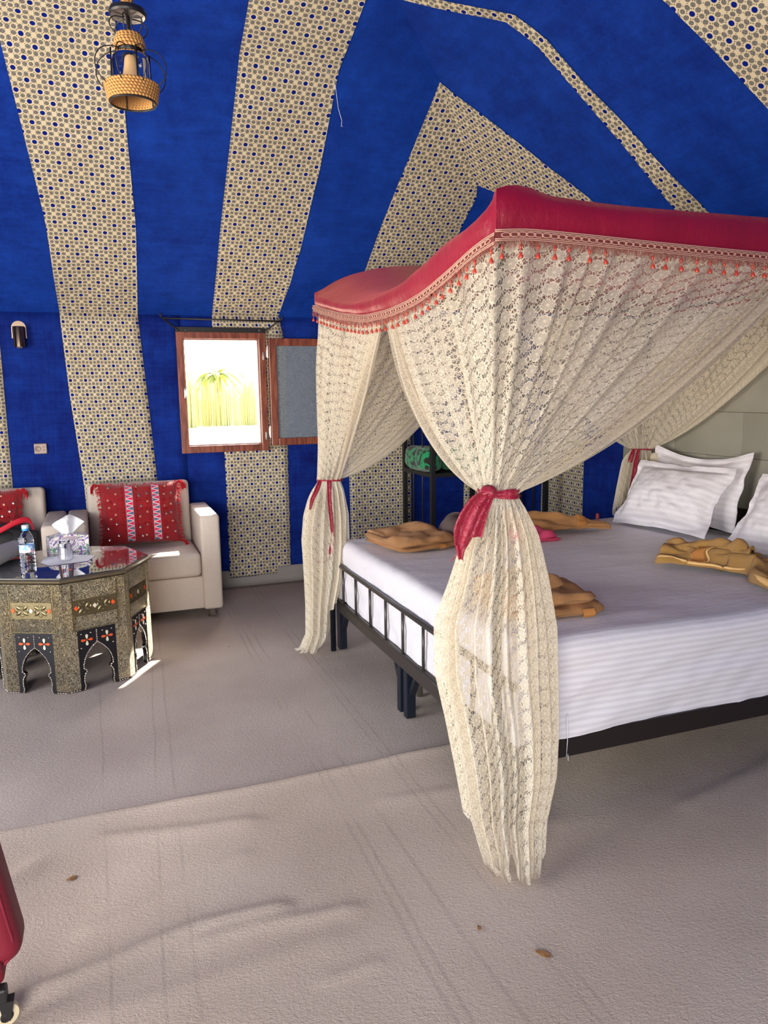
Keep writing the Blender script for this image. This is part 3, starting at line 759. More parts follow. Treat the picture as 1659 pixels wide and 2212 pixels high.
X0, X1, Y0, Y1 = 1.15, 3.41, 2.105, 4.15
can = tag(empty('bed_canopy', ((X0+X1)/2, (Y0+Y1)/2, 2.0)), 'crimson satin canopy cover with braid and beaded fringe over the bed', 'canopy')
def cp(mb, name, mat, **k): return mb.build(name, mat, can, local=can.location, **k)
CPX0, CPX1, CPY0, CPY1 = 1.197, 3.375, 2.158, 4.108
for x, y in ((CPX0, CPY0), (CPX0, CPY1), (CPX1, CPY0), (CPX1, CPY1)):
    mb = MB(); mb.tube([(x, y, 0.0), (x, y, 1.99 if y > 3 else 2.055)], 0.016, 12); cp(mb, 'canopy_post', NAVYBLACK, smooth=True)
for a, b in (((CPX0, CPY0), (CPX1, CPY0)), ((CPX1, CPY0), (CPX1, CPY1)), ((CPX1, CPY1), (CPX0, CPY1))):
    mb = MB(); zr_ = 2.035 if a[1] < 3 and b[1] < 3 else 1.98; mb.tube([(a[0], a[1], zr_), (b[0], b[1], zr_)], 0.010, 8); cp(mb, 'canopy_rail', NAVYBLACK, smooth=True)

def wr(p, k=1.0): return 0.006*k*nz(p, 5, 2)+0.003*k*nz(p, 13, 4)
mb = MB()
FZ0, FZ1 = sm(ZT_F, Y0), sm(ZT_F, Y1); NZ0, BZ0 = interp(ZT_N, X0), sm(ZT_B, X0)
def facef(u, v):
    y = lerp(Y0, Y1, u); z = lerp(sm(ZB_F, y), sm(ZT_F, y), v); c = sstep(0, 0.04, u)*sstep(1, .97, u)
    b = 0.016*math.sin(v*PI)*c
    x = X0-b+wr((0, y, z), c)+0.02*sstep(0.75, 1, v)*c; return (x, y, z)
def facen(u, v):
    x = lerp(X0, X1, u); z = lerp(sm(ZB_N, x), interp(ZT_N, x)+(FZ0-NZ0)*max(0, 1-u*12), v); c = sstep(0, 0.02, u)
    return (x, Y0-0.010*math.sin(v*PI)*c+wr((x, 0, z), 0.8*c)+0.012*sstep(.8, 1, v)*c, z)
def faceb(u, v):
    x = lerp(X0, X1, u); z = lerp(1.955, sm(ZT_B, x)+(FZ1-BZ0)*max(0, 1-u*6), v); return (x, Y1+wr((x, 9, z)), z)
def faceh(u, v):
    y = lerp(Y0, Y1, u); return (X1, y, lerp(1.95, 2.075, v))
def top(u, v):
    x = lerp(X0, X1, u); y = lerp(Y0, Y1, v)
    x = X0+(X1-X0)*(u**1.5)
    f = Vector(facef(v, 1.0)); n = Vector(facen((x-X0)/(X1-X0), 1.0)); b = Vector(faceb((x-X0)/(X1-X0), 1.0)); h = Vector(faceh(v, 1.0)); uu = (x-X0)/(X1-X0)
    zz = lerp(f.z, h.z, uu)+lerp(n.z, b.z, v) - ((1-uu)*(1-v)*f.z*0+ (1-uu)*((1-v)*FZ0+v*FZ1)+uu*((1-v)*2.075+v*2.075))
    sag = -0.05*math.sin(PI*min(1, uu*1.0))*math.sin(PI*v)
    xx = lerp(f.x, X1, uu) if uu < 1 else X1
    return (xx, lerp(n.y, b.y, v), zz+sag+0.004*nz((x, y, 0), 4, 2)*math.sin(PI*uu)*math.sin(PI*v))
mb.grid(90, 8, facef); mb.grid(90, 8, facen); mb.grid(60, 5, faceb); mb.grid(20, 3, faceh); mb.grid(44, 40, top)
cp(mb, 'satin_cover', SATIN, smooth=True)
# braid band, chain of cord links, fringe and bead tassels on the two visible sides
def edge_f(y): return Vector((X0-.006, y, sm(ZB_F, y)))
def edge_n(x): return Vector((x, Y0-.006, sm(ZB_N, x)))
for side, fn, a, b in (('f', edge_f, Y0, Y1), ('n', edge_n, X0, X1)):
    a -= 0.009; n = 90; nrm = Vector((-1, 0, 0)) if side == 'f' else Vector((0, -1, 0))
    mb = MB(); mb.grid(n, 4, lambda u, v: fn(lerp(a, b, u))+Vector((0, 0, 0.004-0.032*v))+nrm*(0.003+0.002*math.sin(v*PI)+0.0006*math.sin(u*900)))
    cp(mb, 'braid_band', BRAIDM, smooth=True)
    for off in (0.004, -0.001, -0.022, -0.027):
        mb = MB(); mb.tube([fn(lerp(a, b, k/n))+Vector((0, 0, off))+nrm*0.005 for k in range(n+1)], 0.0016, 5); cp(mb, 'edge_cord', CORD, smooth=True)
    mb = MB(); L = b-a; cnt = int(L/0.0042)
    for k in range(cnt):
        p = fn(a+L*k/cnt)+Vector((0, 0, -0.027))+nrm*RNG.uniform(0.001, 0.006); d = Vector((RNG.uniform(-1, 1), RNG.uniform(-1, 1), 0))*0.006; ln = RNG.uniform(.012, .026)
        mb.tube([p, p+Vector((0, 0, -ln*.6))+d*.6+nrm*.003, p+Vector((0, 0, -ln))+d], 0.0011, 3, caps=False)
    tag(cp(mb, 'fringe', FRINGEM), kind='stuff')
mb = MB(); nn = 14; mb.tube([Vector((0.017*math.cos(2*PI*k/nn), 0, 0.0062*math.sin(2*PI*k/nn))) for k in range(nn)], 0.0016, 4, closed=True)
me_link = bpy.data.meshes.new('braid_link'); me_link.from_pydata(mb.v, [], mb.f); me_link.materials.append(CORD); me_link.polygons.foreach_set('use_smooth', [True]*len(me_link.polygons))
for side, fn, a, b in (('f', edge_f, Y0+.015, Y1), ('n', edge_n, X0+.015, 2.42)):
    n = int((b-a)/0.0275)
    for k in range(n):
        s = a+(b-a)*(k+.5)/n; p = fn(s); q = fn(s+.01); dz = (q.z-p.z)/0.01
        base = Matrix.Rotation(PI/2, 4, 'Z') if side == 'f' else Matrix.Identity(4)
        ang = math.atan(dz); T = Matrix.Translation(p+Vector((0, 0, -0.0115))+(Vector((-1, 0, 0)) if side == 'f' else Vector((0, -1, 0)))*(0.0065+0.0012*(k % 2))-can.location)
        inst(me_link, 'braid_link', can, T@base@Matrix.Rotation(-ang, 4, 'Y'))
mb = MB(); mb.tube([(0, 0, 0), (0, 0, -0.03)], 0.0009, 4); mb.lathe([(0.001, -0.028), (0.0045, -0.024), (0.0052, -0.018), (0.004, -0.012), (0.001, -0.009)], n=10)
mb.tube([(0, 0, -.028), (0, 0, -.036)], 0.0012, 4); mb.lathe([(0.002, -0.054), (0.0085, -0.053), (0.0095, -0.048), (0.006, -0.040), (0.0015, -0.034)], n=10)
me_t = bpy.data.meshes.new('tassel'); me_t.from_pydata(mb.v, [], mb.f); me_t.materials.append(BEAD); me_t.polygons.foreach_set('use_smooth', [True]*len(me_t.polygons)); me_t.set_sharp_from_angle(angle=math.radians(50))
for x in (1.165, 1.226, 1.288, 1.349, 1.401, 1.472, 1.533, 1.715, 1.774, 1.831, 1.896, 1.955, 2.015, 2.073, 2.137, 2.191, 2.25, 2.31):
    inst(me_t, 'tassel', can, Matrix.Translation(edge_n(x)+Vector((0, -.007, -0.030))-can.location)@Matrix.Rotation(RNG.uniform(-.12, .12), 4, 'Y')@Matrix.Diagonal((.78, .78, .95, 1)))
for y in (2.07+.04, 2.218, 2.271, 2.328, 2.39, 2.453, 2.513, 2.575, 2.635, 2.703, 2.778, 2.817, 2.884, 2.942, 3.018, 3.077, 3.126, 3.187, 3.248, 3.306, 3.362, 3.422, 3.476, 3.535, 3.592, 3.645, 3.706, 3.761, 3.816, 3.875, 3.935, 3.992, 4.055, 4.134):
    inst(me_t, 'tassel', can, Matrix.Translation(edge_f(y)+Vector((-.007, 0, -0.030))-can.location)@Matrix.Rotation(RNG.uniform(-.12, .12), 4, 'X')@Matrix.Diagonal((.74, .74, .95, 1)))

# ------------------------------------------------------------------ lace curtains tied at the posts
def bez(T, C, R, v): return T*((1-v)**2)+C*(2*v*(1-v))+R*(v*v)
def curtain(label, K, rv, dv, topf, offf, normf, thf, a, b, lower, hem, width, nf, nl, amp=0.020, seed=0, ampl=0.022, nu=300, nvu=44, nvl=52, stretch=1.0):
    rv = Vector(rv).normalized(); dv = Vector(dv).normalized(); K = Vector(K)
    root = tag(empty('lace_curtain', (K.x, K.y, 0)), label, 'curtain', 'lace curtains of the bed canopy')
    def ring(u):
        th = thf(u); w = 1+0.16*math.sin(2*PI*nl*u+seed)
        return K+rv*math.cos(th)*a*w-dv*math.sin(th)*b*w
    ph = lambda u: 2*PI*nf*(u+0.012*math.sin(u*23+seed)+0.006*math.sin(u*57+2*seed))
    def up(u, v):
        T = topf(u); R = ring(u); C = (T+R)*0.5+offf(u)
        p = bez(T, C, R, v); n = normf(u)
        env = (0.75+0.55*sstep(0, .3, v))*(1-v)**0.75
        s = math.sin(ph(u)); s2 = math.sin(ph(u)*0.37+1.3+seed+v*2)
        p += n*(amp*(s*0.75+abs(s)*0.25)*env + amp*0.9*s2*sstep(0, .4, v)*(1-v)**.6) + Vector((0, 0, 1))*0.004*math.sin(ph(u)*0.5)*env
        return p
    def lo(u, v):
        z = lerp(K.z, hem(u), v); th = thf(u)
        cx, cy, w, d = (interp([(q[0], q[k]) for q in lower[::-1]], z) for k in (1, 2, 3, 4))
        g = sstep(0, 0.12, v)
        f = math.sin(2*PI*nl*u+seed+0.8*math.sin(v*2.2+u*5)); f2 = math.sin(2*PI*nl*0.41*u+1+seed+v*1.3)
        rad = 1+g*(0.10*f+0.10*f2)
        o = rv*(math.cos(th)*w*rad+cx)-dv*(math.sin(th)*d*rad-cy)
        p = Vector((K.x, K.y, z))+o
        p += (rv*math.cos(th)*0.25-dv*math.sin(th))*(ampl*g*f*0.55)
        if z < 0.035: p.z = 0.016+0.010*abs(f)+0.006*(1+f2)
        return p
    def uvu(u, v): return (u*width, -v*(topf(u)-ring(u)).length*stretch)
    def uvl(u, v): return (u*width, -2.0-v*(K.z-hem(u))*stretch)
    mb = MB(); mb.grid(nu, nvu, up, uvu); mb.build('upper_swag', LACE, root, smooth=True, local=root.location)
    mb = MB(); mb.grid(nu, nvl, lo, uvl); mb.build('lower_fall', LACE, root, smooth=True, local=root.location)
    return root
def ribbon(K, rv, dv, a, b, h=0.022, name='ribbon_tie', label=''):
    rv = Vector(rv).normalized(); dv = Vector(dv).normalized(); K = Vector(K)
    root = tag(empty(name, K), label, 'ribbon')
    mb = MB()
    def fn(u, v):
        th = 2*PI*u; w = 1+0.08*math.sin(v*9+3*math.sin(th))
        return K+rv*math.cos(th)*a*w-dv*math.sin(th)*b*w+Vector((0, 0, (v-.5)*h*(1+.3*math.sin(th*2))))
    mb.grid(48, 6, fn); mb.build('band', RIBBON, root, smooth=True, thick=0.002, local=K)
    return root
def tail(root, pts, widths, wdir, seed=0, n=30, name='tail'):
    wdir = Vector(wdir).normalized(); pts = [Vector(p) for p in pts]; K = root.location
    def path(t):
        f = t*(len(pts)-1); i = min(int(f), len(pts)-2); k = f-i; p0 = pts[max(i-1, 0)]; p1 = pts[i]; p2 = pts[i+1]; p3 = pts[min(i+2, len(pts)-1)]
        return 0.5*((2*p1)+(p2-p0)*k+(2*p0-5*p1+4*p2-p3)*k*k+(3*p1-p0-3*p2+p3)*k**3)
    def fn(u, v):
        w = interp([(i/(len(widths)-1), q) for i, q in enumerate(widths)], v); p = path(v)
        fold = math.sin(u*PI*3+seed+v*2)*w*0.16
        nrm = Vector((wdir.y, -wdir.x, 0))
        return p+wdir*(u-.5)*w+nrm*fold
    mb = MB(); mb.grid(12, n, fn); return mb.build(name, RIBBON, root, smooth=True, thick=0.0015, local=K)

# nearest foot corner
KN = (1.135, 2.045, 1.185); RVN = (.871, -.491, 0); DVN = (.491, .871, 0)
def s_near(u):
    if u < .18: return 0.045*(u/.18)
    if u > .77: return 0.94+0.06*((u-.77)/.23)
    return lerp(0.045, 0.94, (u-.18)/.59)
SF = 0.425
def top_near(u):
    s = s_near(u)
    if s < SF: y = lerp(3.06, 2.118, s/SF); return Vector((1.163, y, sm(ZB_F, y)-0.012))
    x = lerp(1.163, 2.45, (s-SF)/(1-SF)); return Vector((x, 2.118, sm(ZB_N, x)-0.012))
def off_near(u):
    s = s_near(u); e1 = sstep(.22, 0, s)*(0.75+.25*sstep(.14, 0, u)); e2 = sstep(.80, 1.0, s)*(0.45+0.55*sstep(.80, 1, u))
    return Vector((-.15*e2, .08*e1, -.26*e1-.27*e2-0.015))
def nrm_near(u):
    k = sstep(SF-.03, SF+.03, s_near(u)); return Vector((-(1-k), -k, 0)).normalized()
low_near = [(1.185, 0, 0, .055, .035), (1.14, 0.004, 0, .075, .045), (1.05, .008, 0, .098, .055), (.92, 0.005, -.01, .128, .065), (.78, -.006, -.03, .160, .075), (.62, .0, -.035, .163, .075), (.45, .022, -.035, .150, .07), (.30, .035, -.05, .135, .065), (.15, .035, -.06, .112, .06), (.06, .050, -.085, .095, .06), (.02, .058, -.115, .082, .075), (0, .066, -.14, .070, .085)]
hem_near = lambda u: interp(((0, .24), (.06, .16), (.14, .17), (.20, .05), (.28, .0), (.44, .0), (.50, .06), (.56, .01), (.72, .0), (.80, .04), (.86, .12), (.95, .16), (1.0, .30)), u)+0.012*math.sin(u*40)
curtain('cream floral lace curtain tied at the nearest bed post, trailing far onto the carpet', KN, RVN, DVN, top_near, off_near, nrm_near, lambda u: PI*1.18-u*PI*1.36, .055, .034, low_near, hem_near, 2.3, 27, 15, seed=0.4)
r1 = ribbon(KN, RVN, DVN, .060, .042, 0.024, label='crimson satin ribbon with a wide gathered bow around the nearest lace curtain')
mb = MB()
kp = Vector(KN)-Vector(DVN)*0.035-Vector(RVN)*0.03
mb.grid(16, 12, lambda u, v: kp+Vector((0, 0, 0.006))+Vector(RVN)*(0.026*math.cos(2*PI*u)*math.sin(PI*v))-Vector(DVN)*(0.022*math.sin(2*PI*u)*math.sin(PI*v)+.01)+Vector((0, 0, -0.022*math.cos(PI*v)+0.003*math.sin(u*40))))
mb.build('knot', RIBBON, r1, smooth=True, local=r1.location)
k0 = Vector(KN)-Vector(DVN)*0.055
def rp(a, z, d=0.0): return k0+Vector(RVN)*a-Vector(DVN)*d+Vector((0, 0, z))
tail(r1, [rp(-.03, .012), rp(-.055, -.005, .01), rp(-.082, -.05, .02), rp(-.098, -.10, .022), rp(-.106, -.135, .02), rp(-.112, -.165, .015)], [.03, .05, .062, .068, .05, .028], RVN, 0.3)
tail(r1, [rp(-.025, .0), rp(-.045, -.04, .015), rp(-.062, -.085, .018), rp(-.072, -.125, .018)], [.025, .04, .048, .05], RVN, 2.0)
mb = MB(); mb.tube([rp(-.10, -.145, .02), rp(-.12, -.175, .015), rp(-.135, -.195, .012), rp(-.145, -.203, .012)], 0.0014, 5); mb.tube([rp(-.105, -.15, .02), rp(-.108, -.18, .018), rp(-.104, -.20, .018)], 0.0012, 5); mb.build('loose_threads', RIBBON, r1, local=r1.location)
mb = MB(); mb.grid(10, 10, lambda u, v: rp(-.112+.02*(u-.5)*(1.6-v), -.150-.045*v, .018+.004*math.sin(u*9))); mb.build('frayed_end', RIBBON, r1, smooth=True, thick=.001, local=r1.location)

# far foot corner
KF = (1.205, 4.125, 1.005); RVF = (.960, -.281, 0); DVF = (.281, .960, 0)
def s_far(u): return 0.06*(u/.15) if u < .15 else (0.93+0.07*((u-.85)/.15) if u > .85 else lerp(.06, .93, (u-.15)/.70))
SFF = 0.53
def top_far(u):
    s = s_far(u)
    if s < SFF: y = lerp(3.09, 4.135, s/SFF); return Vector((1.165, y, sm(ZB_F, y)-0.012))
    x = lerp(1.165, 2.25, (s-SFF)/(1-SFF)); return Vector((x, 4.135, 1.94))
def off_far(u):
    s = s_far(u); e1 = sstep(.25, 0, s); e2 = sstep(.75, 1, s)*(.5+.5*sstep(.85, 1, u))
    return Vector((0.03*e2, 0, -.07*e1-.335*e2))
def nrm_far(u):
    k = sstep(SFF-.03, SFF+.03, s_far(u)); return Vector((-(1-k), k*.999+.001, 0)).normalized()
low_far = [(1.005, 0, 0, .066, .045), (.95, -.005, 0, .09, .055), (.80, -.012, 0, .125, .065), (.65, -.02, -.01, .134, .07), (.45, -.03, -.02, .115, .065), (.29, -.05, -.03, .092, .06), (.12, -.06, -.04, .085, .06), (0.04, -.085, -.05, .095, .07), (0, -.11, -.06, .10, .08)]
hem_far = lambda u: interp(((0, .30), (.10, .26), (.16, .06), (.22, .02), (.35, 0), (.70, 0), (.85, .02), (.92, .24), (1, .3)), u)
curtain('cream floral lace curtain tied at the far foot post near the window', KF, RVF, DVF, top_far, off_far, nrm_far, lambda u: .22*PI+u*PI*1.62, .066, .042, low_far, hem_far, 2.3, 24, 13, seed=2.1)
r2 = ribbon(KF, RVF, DVF, .069, .047, 0.010, label='narrow crimson ribbon with two hanging tails on the far foot lace curtain')
def rq(a, z, d=0.0): return Vector(KF)+Vector(RVF)*a-Vector(DVF)*(.052+d)+Vector((0, 0, z))
tail(r2, [rq(-.055, .0, -.02), rq(-.075, -.05, .0), rq(-.10, -.10, .01), rq(-.115, -.16, .01)], [.02, .028, .024, .012], RVF, .5)
tail(r2, [rq(-.005, .0), rq(-.002, -.12, .025), rq(.006, -.24, .04), rq(.010, -.32, .04), rq(-.004, -.39, .04), rq(-.002, -.42, .04)], [.024, .026, .024, .02, .024, .012], RVF, 1.5)
mb = MB(); mb.tube([rq(-.004, -.41, .04), rq(-.02, -.445, .04), rq(-.05, -.46, .04), rq(-.075, -.45, .035)], 0.0012, 5); mb.build('loose_thread', RIBBON, r2, local=r2.location)

# head corner beyond the pillows
KH = (3.315, 4.075, 1.10); RVH = (.775, -.632, 0); DVH = (.632, .775, 0)
def top_h(u):
    if u < .5: y = lerp(2.75, 4.135, u/.5); return Vector((3.395, y, 1.95))
    x = lerp(3.395, 2.45, (u-.5)/.5); return Vector((x, 4.135, 1.94))
def off_h(u):
    e1 = sstep(.25, 0, u); e2 = sstep(.75, 1, u); return Vector((0, .12*e1, -.27*e1-.28*e2))
def nrm_h(u):
    k = sstep(.47, .53, u); return Vector((1-k, k, 0)).normalized()
low_h = [(1.10, 0, 0, .06, .04), (1.02, -.015, 0, .085, .05), (.85, -.03, 0, .095, .055), (.7, -.045, 0, .10, .06), (.2, -.05, 0, .10, .06), (0, -.05, 0, .10, .06)]
curtain('cream lace curtain tied at the far head post behind the pillows', KH, RVH, DVH, top_h, off_h, nrm_h, lambda u: u*PI, .06, .035, low_h, lambda u: .70+.05*math.sin(u*30), 2.3, 22, 11, seed=3.3, nu=180, nvu=36, nvl=24)
r3 = ribbon(KH, RVH, DVH, .063, .042, .008, label='crimson ribbon hanging on the lace curtain behind the pillows')
def rh(a, z, d=0.0): return Vector(KH)+Vector(RVH)*a-Vector(DVH)*(.05+d)+Vector((0, 0, z))
tail(r3, [rh(-.045, .0, -.01), rh(-.055, -.03), rh(-.062, -.06), rh(-.065, -.085)], [.018, .028, .03, .028], RVH, .5)
tail(r3, [rh(-.015, .0), rh(-.028, -.08, .02), rh(-.038, -.17, .025), rh(-.05, -.26, .025), rh(-.058, -.33, .025)], [.018, .03, .032, .03, .028], RVH, .5)
mb = MB(); mb.lathe([(0, -.034), (.024, -.026), (.034, 0), (.026, .024), (0, .034)], rh(.085, -.05, .0), 14, capb=False, capt=False); 
o = mb.build('lace_pompom', LACE, r3, smooth=True, local=r3.location)
# head corner on the near side (mostly outside the frame)
KR = (3.315, 2.12, 1.12)
def top_r(u):
    if u < .5: x = lerp(2.27, 3.395, u/.5); return Vector((x, 2.118, 1.935))
    y = lerp(2.118, 2.75, (u-.5)/.5); return Vector((3.395, y, 1.94))
def off_r(u): return Vector((.16*sstep(.2, 0, u), 0, -.30*sstep(.2, 0, u)))
curtain('cream lace curtain at the near head post, only its edge in view', KR, (1, 0, 0), (0, 1, 0), top_r, off_r, lambda u: Vector((0, -1, 0)) if u < .5 else Vector((1, 0, 0)), lambda u: PI*(1+.0)-u*PI, .06, .035, [(1.12, 0, 0, .06, .035), (.8, 0, -.06, .13, .06), (0, 0, -.08, .12, .06)], lambda u: 0.05, 2.3, 20, 11, seed=5.0, nu=140, nvu=30, nvl=20)

# ------------------------------------------------------------------ armchairs
def rbox(mb, c, d, bev, seg=3, rot=None):
    bm = bmesh.new(); bmesh.ops.create_cube(bm, size=1.0)
    for v in bm.verts: v.co = Vector((v.co.x*d[0], v.co.y*d[1], v.co.z*d[2]))
    bmesh.ops.bevel(bm, geom=bm.edges[:], offset=bev, segments=seg, affect='EDGES', profile=0.5); bm.verts.index_update()
    M = rot.to_matrix() if rot is not None else Matrix.Identity(3)
    mb.add([Vector(c)+M@v.co for v in bm.verts], [[v.index for v in f.verts] for f in bm.faces]); bm.free()
def armchair(x0, x1, label):
    r = tag(empty('armchair', ((x0+x1)/2, 5.40, 0)), label, 'armchair')
    P = lambda mb, n, m=LINEN: mb.build(n, m, r, autos=40, local=r.location)
    aw = 0.128; xi0, xi1 = x0+aw, x1-aw; xm = (x0+x1)/2
    mb = MB(); rbox(mb, (xm, 5.37, 0.178), (xi1-xi0+.02, 0.60, 0.222), 0.012); P(mb, 'base')
    mb = MB()
    def cu(u, v):
        return None
    rbox(mb, (xm, 5.34, 0.375), (xi1-xi0-.006, 0.60, 0.165), 0.035, 4); o = P(mb, 'seat_cushion')
    for xc, n in ((x0+aw/2, 'arm'), (x1-aw/2, 'arm')):
        mb = MB(); rbox(mb, (xc, 5.37, 0.383), (aw, 0.66, 0.642), 0.022, 3); P(mb, n)
    mb = MB(); rbox(mb, (xm, 5.655, 0.56), (xi1-xi0-.004, 0.16, 0.64), 0.03, 3, Quaternion((1, 0, 0), math.radians(-6))); P(mb, 'backrest')
    for fx in (x0+.07, x1-.07):
        for fy in (5.10, 5.62):
            mb = MB(); mb.lathe([(0.030, 0.0), (0.030, 0.008), (0.022, 0.014), (0.022, 0.05), (0.027, 0.056), (0.027, 0.068)], (fx, fy, 0), 16); P(mb, 'foot', CHROME)
    return r
armchair(-0.245, 0.705, 'beige linen armchair with sunlit seat, right of the octagonal table')
armchair(-1.205, -0.255, 'beige linen armchair at the edge of the view holding the black bag')

def red_cushion(C, w, h, tilt, label, yaw=0.0, seed=1):
    rg = random.Random(seed)
    root = tag(empty('cushion', C), label, 'cushion', None)
    root.rotation_euler = (-math.radians(tilt), 0, yaw)
    T = 0.075
    def prof(a, b, sgn):
        k = max(0.0, (1-abs(a)**2.6))**0.5*max(0.0, (1-abs(b)**2.6))**0.5
        pin = 1-0.06*(1-abs(b)**2)*abs(a)**3
        wob = 0.008*noise.noise(Vector((a*3, b*4, sgn+seed)))*k + 0.006*math.sin(b*11+a*2+seed)*k
        return Vector((a*w/2*pin, -sgn*(T*k+wob), b*h/2*(1-0.06*(1-abs(a)**2)*abs(b)**3)))
    mb = MB(); mb.grid(30, 24, lambda u, v: prof(2*u-1, 2*v-1, 1)); mb.grid(30, 24, lambda u, v: prof(1-2*u, 2*v-1, -1)); mb.build('cover', REDWOOL, root, smooth=True)
    for a0, a1 in ((-0.36, -0.17), (0.30, 0.49)):
        mb = MB(); mb.grid(4, 24, lambda u, v: prof(lerp(a0, a1, u), lerp(-.93, .93, v), 1)+Vector((0, -0.004, 0)), lambda u, v: (u, lerp(-.93, .93, v)*h/2+0.5)); mb.build('zigzag_ribbon', ZIG, root, smooth=True)
    mbq = MB(); mbq.lathe([(0.0082, 0), (0.0076, 0.0018), (0, 0.0024)], n=10, rot=Quaternion((1, 0, 0), PI/2))
    ms = bpy.data.meshes.new('sequin'); ms.from_pydata(mbq.v, [], mbq.f); ms.materials.append(MIRROR)
    mq = ms.copy(); mq.materials.clear(); mq.materials.append(MIRRORD)
    for col in ((-.86, -.50), (-0.10, .22), (.56, .9)):
        for j in range(6):
            for q in range(2):
                a = lerp(col[0], col[1], .22+.55*q)+rg.uniform(-.05, .05); b = -0.82+j*0.33+0.10*q+rg.uniform(-.06, .06)
                if abs(b) > .9: continue
                inst(ms if rg.random() < .55 else mq, 'sequin', root, Matrix.Translation(prof(a, b, 1)+Vector((0, -0.003, 0))))
    mb = MB()
    def hair(p, d, ln):
        q = Vector((rg.uniform(-1, 1), rg.uniform(-1, 1), rg.uniform(-1, 1)))*0.35
        d = (d+q).normalized(); mb.tube([p, p+d*ln*.6, p+d*ln+Vector((0, 0, -ln*.3))], 0.0016, 3, caps=False)
    for k in range(170):
        b = rg.uniform(-1, 1)
        for sx in (-1, 1): hair(prof(sx*.985, b, 1), Vector((sx, -.2, 0)), rg.uniform(.012, .03))
    for k in range(120): hair(prof(rg.uniform(-1, 1), .985, 1), Vector((0, -.2, 1)), rg.uniform(.006, .02))
    for a in (-.40, -.14, .26, .53):
        for k in range(70): b = rg.uniform(-.95, .95); hair(prof(a, b, 1), Vector((1 if a in (-.14, .53) else -1, -.6, 0)), rg.uniform(.010, .022))
    for b in (-0.36, .12, .42):
        for k in range(50): a = rg.choice((rg.uniform(-.95, -.42), rg.uniform(-.12, .25), rg.uniform(.55, .95))); hair(prof(a, b+.03*math.sin(a*9), 1), Vector((0, -.6, -1)), rg.uniform(.008, .018))
    tag(mb.build('fringe', FRINGERED, root), kind='stuff')
    for sx in (-1, 1):
        for sz in (-1, 1):
            mb = MB(); p0 = prof(sx*.97, sz*.97, 1); d = Vector((sx*1.0, -.15, .25 if sz > 0 else -.25)).normalized()
            for k in range(16):
                q = Vector((rg.uniform(-1, 1), rg.uniform(-1, 1), rg.uniform(-1, 1)))*.010; L = rg.uniform(.05, .075)
                mb.tube([p0, p0+d*L*.45+q*.6, p0+d*L*.7+q+Vector((0, 0, -L*.45)), p0+d*L*.72+q*1.4+Vector((0, 0, -L*.9))], 0.0026, 4, caps=False)
            mb.build('corner_tassel', FRINGERED, root)
    return root
red_cushion((0.225, 5.445, 0.685), 0.53, 0.43, 17, 'red fringed cushion with two zigzag ribbons and sequins on the sunlit armchair', 0.0, 3)
red_cushion((-0.80, 5.47, 0.69), 0.56, 0.40, 15, 'red fringed cushion behind the black bag', 0.0, 8)

# ------------------------------------------------------------------ octagonal table
TC = Vector((-0.218, 4.416, 0)); TR_ = 0.418; TH = 0.568
tbl = tag(empty('coffee_table', TC), 'octagonal coffee table in chased metal with keyhole arches and dark glass top', 'table')
V8 = [Vector((TR_*math.cos(math.radians(-92.5+45*k)), TR_*math.sin(math.radians(-92.5+45*k)), 0)) for k in range(8)]
HALF = [(0, .240), (.018, .226), (.036, .207), (.052, .186), (.064, .160), (.071, .134), (.071, .112), (.060, .104), (.058, .094), (.066, .084), (.071, .070), (.073, .045), (.069, .020), (.074, .0)]
mbs = MB(); mbs.lathe([(0.0042, 0), (0.0036, 0.002), (0.002, 0.0034), (0, 0.004)], n=8)
def tilt_stud(mb, p, nrm, r=0.0042):
    q = Vector((0, 0, 1)).rotation_difference(nrm); mb.lathe([(r, 0), (r*.85, r*.5), (r*.5, r*.82), (0, r)], p, 7, q, capb=False, capt=False)
def pet_mesh(name, mat, pts, th):
    mb = MB(); mb.prism(pts, (0, 0, 0), (1, 0, 0), (0, 0, 1), (0, -th, 0)); me = bpy.data.meshes.new(name); me.from_pydata(mb.v, [], mb.f); me.materials.append(mat); return me
petal_pts = [(0.0, 0.003), (0.0045, 0.012), (0.0065, 0.020), (0.0050, 0.027), (0, 0.030), (-0.0050, 0.027), (-0.0065, 0.020), (-0.0045, 0.012)]
P_BONE = pet_mesh('inlay_petal', BONE, petal_pts[::-1], 0.0025); P_OR = pet_mesh('inlay_petal', ORANGE, petal_pts[::-1], 0.0025)
dia = [(0, -.0135), (.004, -.005), (.0135, 0), (.004, .005), (0, .0135), (-.004, .005), (-.0135, 0), (-.004, -.005)]
D_BONE = pet_mesh('inlay_diamond', BONE, [(p[0]*.95, p[1]*.95) for p in ((0, -.0135), (.0115, 0), (0, .0135), (-.0115, 0))], 0.003)
D_OR = pet_mesh('inlay_diamond', ORANGE, [(p[0]*.95, p[1]*.95) for p in ((0, -.0135), (.0115, 0), (0, .0135), (-.0115, 0))], 0.003)
mb = MB(); mb.grid(6, 8, lambda u, v: ((2*u-1)*0.0085*math.sin(v*PI)+0, -0.0045*(1-(2*u-1)**2)*math.sin(v*PI)**.7, (v-.5)*0.048))
L_MESH = bpy.data.meshes.new('carved_leaf'); L_MESH.from_pydata(mb.v, [], mb.f); L_MESH.materials.append(CARVED); L_MESH.polygons.foreach_set('use_smooth', [True]*len(L_MESH.polygons))
